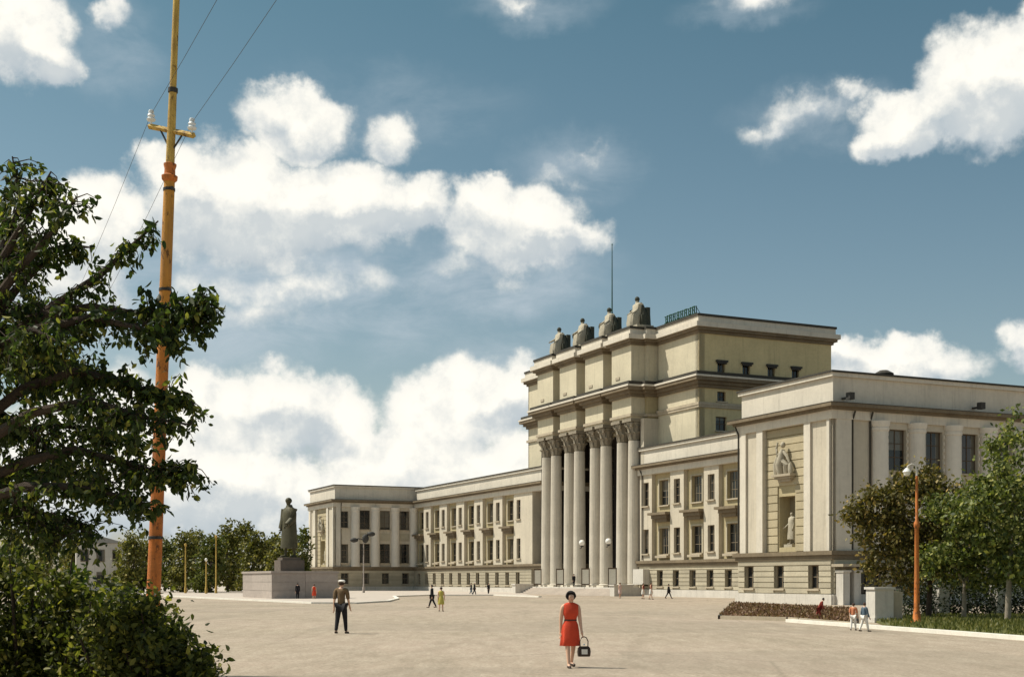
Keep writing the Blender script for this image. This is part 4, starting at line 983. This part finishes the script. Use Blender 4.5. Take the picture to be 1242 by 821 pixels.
# flower bed
bedp = [G(873, 750.5), G(889, 733.5), G(1036, 741), G(1036, 759.5), G(957, 752.8)]
fb = thing('flower_bed', 'long brown flower bed with a stone edging before the right end block', 'flower bed', (bedp[0] + bedp[2]) / 2)
o_ = fb.location.copy(); loc_ = [p - o_ for p in bedp]
mb = MB(); mb.loft([[(p.x, p.y, .004) for p in loc_], [(p.x, p.y, .12) for p in loc_]]); mb.build('soil', soil, fb)
for i in range(5):
    a, b = loc_[i], loc_[(i + 1) % 5]; d = (b - a).normalized(); n = Vector((-d.y, d.x, 0)) * .09
    mb = MB(); mb.loft([[(p.x + s_ * n.x, p.y + s_ * n.y, z) for s_, z in ((1, 0), (-1, 0), (-1, .17), (1, .17))] for p in (a + d * .1, b - d * .1)]); mb.build('edging', sheet if i in (0, 1) else cornicem, fb)
pb = np.column_stack([r0.uniform(5, 25, 60000), r0.uniform(45, 95, 60000)]); pb = pb[in_poly(pb, bedp)][:14000]
leaves('bed_plants', np.column_stack([pb[:, 0] - o_.x, pb[:, 1] - o_.y, r0.uniform(.1, .19, len(pb))]), r0.uniform(.08, .2, len(pb)), leaf_red, fb, droop=-.6, kind='stuff', seed=5, shape=4)

# ------------------------------------------------------------------ trees
def tree(name, label, base, H, crowns, m, ncl, per, spread, leaf, bk=bark, tr=.14, cat='tree', group=None, seed=0, limbs=7, aspect=.6, flat=.75, shape=4, hollow=.45, droop=.25):
    """crowns: list of (dx, dy, z, rx, ry, rz, weight)"""
    o = thing(name, label, cat, base, 0, group); r = np.random.default_rng(seed)
    top = max(c[2] for c in crowns)
    m_ = MB(); tx = [(r.normal() * .03 * H * t, r.normal() * .03 * H * t, t * top) for t in (0, .25, .5, .75, 1)]; tx[0] = (0, 0, -.05)
    m_.tube(tx, [tr * 1.25, tr, tr * .85, tr * .6, tr * .25], 9)
    for k in range(limbs):
        c = crowns[k % len(crowns)]; t = .3 + .5 * r.random(); an = r.random() * 6.28
        i = int(t * 4); p = Vector(tx[i]).lerp(Vector(tx[min(4, i + 1)]), t * 4 - i)
        e = Vector((c[0] + c[3] * .7 * math.cos(an), c[1] + c[4] * .7 * math.sin(an), c[2] + c[5] * (r.random() - .3)))
        mid = p.lerp(e, .5) + Vector((0, 0, -.04 * H)); m_.tube([p, mid, e], [tr * .45, tr * .3, tr * .1], 6)
    m_.build('trunk', bk, o, smooth=True)
    ps = [clumps(r, c[:3], c[3:6], max(2, int(ncl * c[6])), per, spread, hollow, flat) for c in crowns]; pos = np.concatenate(ps)
    pos[:, 2] = np.maximum(pos[:, 2], .05)
    leaves('crown', pos, leaf * r.uniform(.6, 1.3, len(pos)), m, o, droop=droop, aspect=aspect, kind='stuff', seed=seed + 1, shape=shape)
    return o
# right group
tree('olive_tree', 'broad olive brown tree just behind the orange street lamp', G(1126, 751.5), 7, [(-3.0, .3, 4.75, .75, .9, .6, .28), (-2.0, .3, 4.0, 1.3, 1.4, 1.2, .8), (-.7, .3, 4.7, 1.6, 1.6, 1.8, 1.1), (-2.3, .2, 5.6, .6, .7, .5, .22), (.7, 0, 5.9, .6, .7, .7, .25), (-1.2, .2, 2.6, 1.6, 1.5, 1.3, 1.0), (-.3, .4, 6.2, 1.0, .9, .8, .5), (.5, .2, 3.3, 1.4, 1.4, 1.5, .8)], leaf_brown, 62, 40, .22, .21, seed=11, bk=bark, tr=.11)
tree('green_tree', 'rounded mid green tree with a pale trunk right of the street lamp', G(1169, 753), 7, [(.3, 0, 3.8, 1.6, 1.5, 1.6, 1.1), (.1, .3, 4.7, 1.2, 1.3, 1.1, .9), (.9, -.2, 2.4, 1.4, 1.2, 1.1, .8), (-.9, 0, 2.6, 1.3, 1.2, 1.0, .7), (1.2, .2, 5.2, .8, .9, .9, .5), (-1.0, .2, 4.9, .6, .7, .6, .25)], leaf_green, 58, 40, .21, .20, seed=12, bk=bark_pale, tr=.09)
tree('green_tree', 'tall dark green tree at the right edge reaching above the others', G(1222, 755), 9, [(.5, 0, 6.5, 1.7, 1.7, 2.4, 1.1), (-.5, .2, 4.6, 1.7, 1.6, 1.6, 1.0), (.7, 0, 3.0, 1.8, 1.5, 1.4, 1.0)], leaf_green, 72, 44, .23, .21, seed=13, bk=bark_pale, tr=.11)
tree('olive_tree', 'olive brown tree behind the other right trees, against the building side', G(1150, 744), 8, [(-.5, 0, 3.9, 1.9, 1.8, 1.6, 1.2), (.4, 0, 2.4, 1.8, 1.6, 1.2, .8)], leaf_brown, 44, 42, .27, .22, seed=14, tr=.12)
tree('dark_tree', 'dark tree behind the tall one at the right edge', G(1262, 744), 8, [(0, 0, 5.2, 2.4, 2.3, 2.8, 1.2), (0, 0, 2.6, 2.2, 2, 1.4, .6)], leaf_far, 100, 50, .3, .22, seed=15, tr=.12)
# hedge behind the trees and white piers
hc = G(1170, 748); hg = thing('hedge', 'low dark hedge under the right trees', 'hedge', (hc.x + 3.2, hc.y, 0))
pos = np.column_stack([r0.uniform(-6.3, 8, 16000), r0.normal(0, .45, 16000), r0.beta(1.2, 1.5, 16000) * 1.9 + .03])
leaves('foliage', pos, r0.uniform(.1, .2, 16000), leaf_hedge, hg, kind='stuff', seed=21, shape=4)
m = MB(); [m.tube([(x, random.uniform(-.3, .3), -.02), (x + random.uniform(-.2, .2), random.uniform(-.3, .3), 1.0)], .02, 5) for x in np.arange(-6, 8, .5)]; m.build('stems', bark, hg)
for px, py, wd, ht, lb in ((1067, 754.5, .85, 1.4, 'wide white stone pier under the olive tree, left of the street lamp'), (1140, 748, .55, 1.45, 'narrow pale stone pier half hidden by the hedge, right of the street lamp'), (1210, 748, .55, 1.45, 'narrow pale stone pier half hidden by the hedge, near the right edge')):
    p = G(px, py); o = thing('stone_pier', lb, 'pier', p, R(12), 'white stone piers under the right trees')
    MB().box(-wd / 2, wd / 2, -.4, .4, 0, ht).build('pier_shaft', whitewash, o)
    MB().box(-wd / 2 - .06, wd / 2 + .06, -.46, .46, ht, ht + .1).build('pier_cap', whitewash, o)
    MB().box(-wd / 2 - .05, wd / 2 + .05, -.45, .45, .004, .22).build('pier_foot', whitewash, o)
    if wd > .8: MB().box(wd / 2 + .004, wd / 2 + .5, -.25, .3, 0, ht - .1).build('pier_wing', cornicem, o)
# far trees on the left
FT = [(156, 642, 0), (174, 650, 0), (200, 648, 1), (222, 640, 0), (236, 643, 0), (255, 646, 1), (276, 627, 0), (292, 628, 0), (308, 640, 0), (326, 645, 0), (341, 650, 0), (90, 650, 0), (50, 640, 0), (10, 640, 0)]
for i, (px, ty, k) in enumerate(FT):
    D = 172 + 22 * ((i * 7) % 5) / 4; p = Vector(((px - CX) / F * D, D, 0)); h = EYE + (HY - ty) / F * D
    lab = ('far green tree just left of the orange pole', 'far dark tree hidden behind the orange pole', 'far yellowish tree just right of the orange pole', 'far dark tree behind the tall yellowish post',
           'low far tree between the two yellow posts', 'far yellowish tree behind the ochre post nearest the monument', 'tallest far tree left of the monument', 'full far tree behind the left end of the monument base',
           'far tree above the corner of the monument base', 'far dark tree just left of the bronze statue', 'far dark tree partly behind the bronze statue',
           'far tree behind the leafy bush, left of the pale house', 'far tree mostly hidden behind the tall bush', 'far tree hidden at the left edge behind the bush')[i]
    tree('park_tree', lab, p, h, [(0, 0, h * .48, 1.9, 1.9, h * .36, 1.0), (.5, 0, h * .76, 1.2, 1.2, h * .22, .5), (-.6, 0, h * .22, 1.8, 1.6, h * .2, .6)], leaf_far if k == 0 else leaf_yel, 42, 30, .42, .5, group='far park trees' if k == 0 else 'far yellowish trees', seed=40 + i, limbs=4, tr=.16)
D = 195; p = Vector(((366 - CX) / F * D, D, 0))
tree('poplar_tree', 'bright green tree between the statue and the left end block', p, 11, [(0, 0, 6, 1.5, 1.5, 4.6, 1.0), (0, 0, 3, 1.7, 1.5, 2.4, .5)], leaf_yel, 60, 30, .4, .48, seed=70, limbs=4, tr=.16)
# pale house far left
p = Vector(((122 - CX) / F * 178, 178, 0)); hs = thing('pale_house', 'small pale house behind the trees at far left', 'house', p, R(20))
MB().box(-3.2, 3.2, 0, 9, 0, 6.9).build('wall', whitewash, hs)
MB().loft([[(-3.4, -.2, 6.9), (3.4, -.2, 6.9), (3.4, 9.2, 6.9), (-3.4, 9.2, 6.9)], [(-.3, 2.5, 7.9), (.3, 2.5, 7.9), (.3, 6.5, 7.9), (-.3, 6.5, 7.9)]]).build('roof', sheet, hs)
for k in range(3):
    for j in range(2):
        f_ = MB(); x = -2.1 + 2.1 * k; z = 1.2 + 3.1 * j; f_.box(x - .55, x + .55, -.06, .02, z, z + 1.7); fo = f_.build('window', framem, hs); MB().box(x - .45, x + .45, -.08, -.06, z + .1, z + 1.6).build('pane', glass, fo)

# ---- the near tree at the left edge
NT_D = 10.4
tb = Vector(((-60 - CX) / F * NT_D, NT_D, 0))
nt = thing('leafy_tree', 'large dark leafy tree at the left edge with long horizontal branches', 'tree', tb)
def rel(px, py, dd=0.0): return at(px, py, NT_D + dd) - tb
BR = [  # branch polylines in px of the photo with a depth offset, leaf cloud radius px, leaves
    ([(-60, 420, 0), (-10, 330, .1), (25, 250, .2), (15, 190, .2)], 34, 620),
    ([(-60, 420, 0), (0, 320, -.2), (40, 250, -.3), (62, 208, -.3)], 32, 560),
    ([(-60, 440, 0), (20, 330, -.3), (70, 275, -.4), (92, 240, -.5)], 30, 420),
    ([(-60, 450, 0), (20, 350, .2), (70, 300, .2), (112, 300, .3)], 26, 420),
    ([(-60, 470, 0), (60, 375, 0), (120, 335, -.1), (158, 300, -.2), (192, 268, -.2)], 20, 400),
    ([(-60, 480, 0), (40, 385, 0), (110, 372, -.1), (175, 382, -.2), (222, 378, -.3), (243, 373, -.3)], 29, 1250),
    ([(-60, 490, 0), (40, 400, -.5), (110, 385, -.5), (170, 398, -.6), (215, 410, -.6)], 24, 750),
    ([(-60, 540, 0), (30, 470, .1), (90, 450, .1), (150, 462, .1), (195, 480, .2), (226, 486, .2)], 30, 1250),
    ([(-60, 560, 0), (40, 500, -.5), (110, 485, -.6), (170, 505, -.6), (232, 515, -.5)], 26, 850),
    ([(-60, 600, 0), (30, 560, 0), (90, 545, -.1), (150, 560, -.2), (200, 575, -.3), (236, 563, -.3)], 28, 1150),
    ([(-60, 620, 0), (30, 590, -.4), (90, 590, -.5), (140, 600, -.5), (180, 612, -.5)], 26, 900),
    ([(-60, 430, 0), (0, 400, .4), (40, 430, .5), (60, 480, .5)], 42, 1000),
    ([(-60, 520, 0), (0, 500, .4), (45, 530, .5), (80, 570, .5)], 42, 1000),
    ([(-60, 600, 0), (0, 590, .3), (40, 625, .3), (80, 650, .3)], 40, 800),
    ([(-60, 360, 0), (-20, 300, .3), (0, 250, .5)], 40, 600),
    ([(-60, 440, 0), (0, 380, .9), (50, 370, 1.1), (95, 385, 1.2)], 46, 1100), ([(-60, 500, 0), (0, 450, 1.0), (60, 440, 1.2), (120, 450, 1.4)], 44, 1300),
    ([(-60, 560, 0), (0, 530, 1.0), (60, 515, 1.3), (125, 520, 1.5), (165, 535, 1.5)], 44, 1400), ([(-60, 600, 0), (0, 580, 1.0), (70, 570, 1.3), (140, 585, 1.4)], 44, 1300),
    ([(-60, 620, 0), (10, 620, .8), (70, 625, 1.0), (110, 640, 1.1)], 44, 1100), ([(-60, 420, 0), (10, 310, .8), (50, 290, 1.0)], 40, 700),
    ([(-60, 470, 0), (0, 420, -.8), (40, 400, -.9), (80, 420, -.9)], 36, 700)]
r1 = np.random.default_rng(90); PXM = F / NT_D; wood = MB(); leafpos = []; tips = []
wood.tube([Vector((0, 0, -.05)), Vector((.05, 0, 1.2)), rel(-62, 520), rel(-60, 400), rel(-30, 320), rel(-5, 250)], [.16, .13, .11, .085, .05, .02], 10)
for pts, rp, n in BR:
    wp = [rel(*p) for p in pts]; k = len(wp) - 1
    wood.tube(wp, [.045 * (1 - i / k) + .006 for i in range(k + 1)], 7)
    # twigs carry the leaves: a twig leaves the branch, droops, and holds leaves on both sides
    nt_ = max(8, n // 13)
    for t in r1.beta(1.6, 1.0, nt_) * k:
        i = min(k - 1, int(t)); p = np.array(wp[i].lerp(wp[i + 1], t - i)); taper = .55 + .45 * math.sin(math.pi * min(1, .25 + .75 * (1 - t / k)))
        d = r1.normal(size=3); d[2] = d[2] * .6 - .15; d /= np.linalg.norm(d); ln_ = rp / PXM * taper * r1.uniform(.6, 1.45)
        e = p + d * ln_; e[2] -= .25 * ln_
        mid = (p + e) / 2; mid[2] += .04
        wood.tube([p, mid, e], [.006, .004, .002], 4)
        m_n = 14; s = r1.random(m_n) ** .7
        q = p[None] + (e - p)[None] * s[:, None] + r1.normal(size=(m_n, 3)) * .026
        leafpos.append(q)
        if p[0] + tb.x > at(185, 0, NT_D).x: tips.append(q[:3])
wood.build('trunk', bark, nt, smooth=True)
lp_ = np.concatenate(leafpos)
leaves('crown', lp_, r1.uniform(.034, .092, len(lp_)), leaf_dark, nt, droop=.55, aspect=.46, kind='stuff', seed=91)
# single leaves at the branch ends
tp = np.concatenate(tips)[:220]
lm = []
for k in range(6):
    o = leaves('leaf', np.zeros((1, 3)), np.array([.085 + .006 * k]), leaf_dark, None, droop=.5, aspect=.48, seed=200 + k); me = o.data; bpy.data.objects.remove(o); lm.append(me)
for i, p in enumerate(tp): link('leaf', lm[i % 6], nt, tuple(p), r1.uniform(0, 6.28))
# ---- bushes under it
def bush(label, base, cl, m, leaf, per, spread, seed, nm='bush'):
    o = thing(nm, label, 'bush', base); r = np.random.default_rng(seed); ps = []; w_ = MB()
    for (dx, dy, z, rx, ry, rz_, n) in cl:
        q = clumps(r, (dx, dy, z), (rx, ry, rz_), n, per, spread, .5, .8); ps.append(q)
        for k in range(5):
            e = Vector((dx + rx * r.uniform(-.7, .7), dy + ry * r.uniform(-.7, .7), z + rz_ * .7)); w_.tube([(e.x * .3, e.y * .3, -.02), (e.x * .7, e.y * .7, e.z * .5), e], [.03, .02, .006], 6)
    w_.build('stems', bark, o, smooth=True); pos = np.concatenate(ps); pos = pos[pos[:, 2] > .02]
    leaves('foliage', pos, leaf * r.uniform(.65, 1.3, len(pos)), m, o, droop=.15, aspect=.5, kind='stuff', seed=seed + 1)
    return o
bD = 12.5
def bpos(px, D=bD): return Vector(((px - CX) / F * D, D, 0))
bush('tall dense green bush at the left edge under the big tree', bpos(40), [(-.2, 0, 1.35, .75, .8, .95, 70), (.35, .1, 1.0, .75, .8, .85, 70), (-.9, 0, 1.4, .8, .8, 1.0, 60), (.85, 0, .75, .6, .7, .75, 55)], leaf_bush, .075, 66, .10, 301)
bush('lower spreading bush in front of the orange pole, lit on its right', bpos(216, 11.8), [(-.2, 0, .75, .55, .6, .68, 70), (.12, -.1, .5, .42, .5, .52, 55), (-.55, 0, .95, .5, .5, .75, 55), (-.30, 0, 1.26, .38, .4, .42, 34), (-.02, 0, .95, .30, .4, .34, 20)], leaf_bush, .070, 66, .085, 303)
bush('dark bush between the tall bush and the low spreading one', bpos(130, 13.4), [(0, 0, .9, .7, .6, .9, 70), (-.6, 0, 1.05, .6, .6, .95, 60), (.35, 0, .75, .4, .4, .75, 40)], leaf_dark, .085, 60, .10, 305)
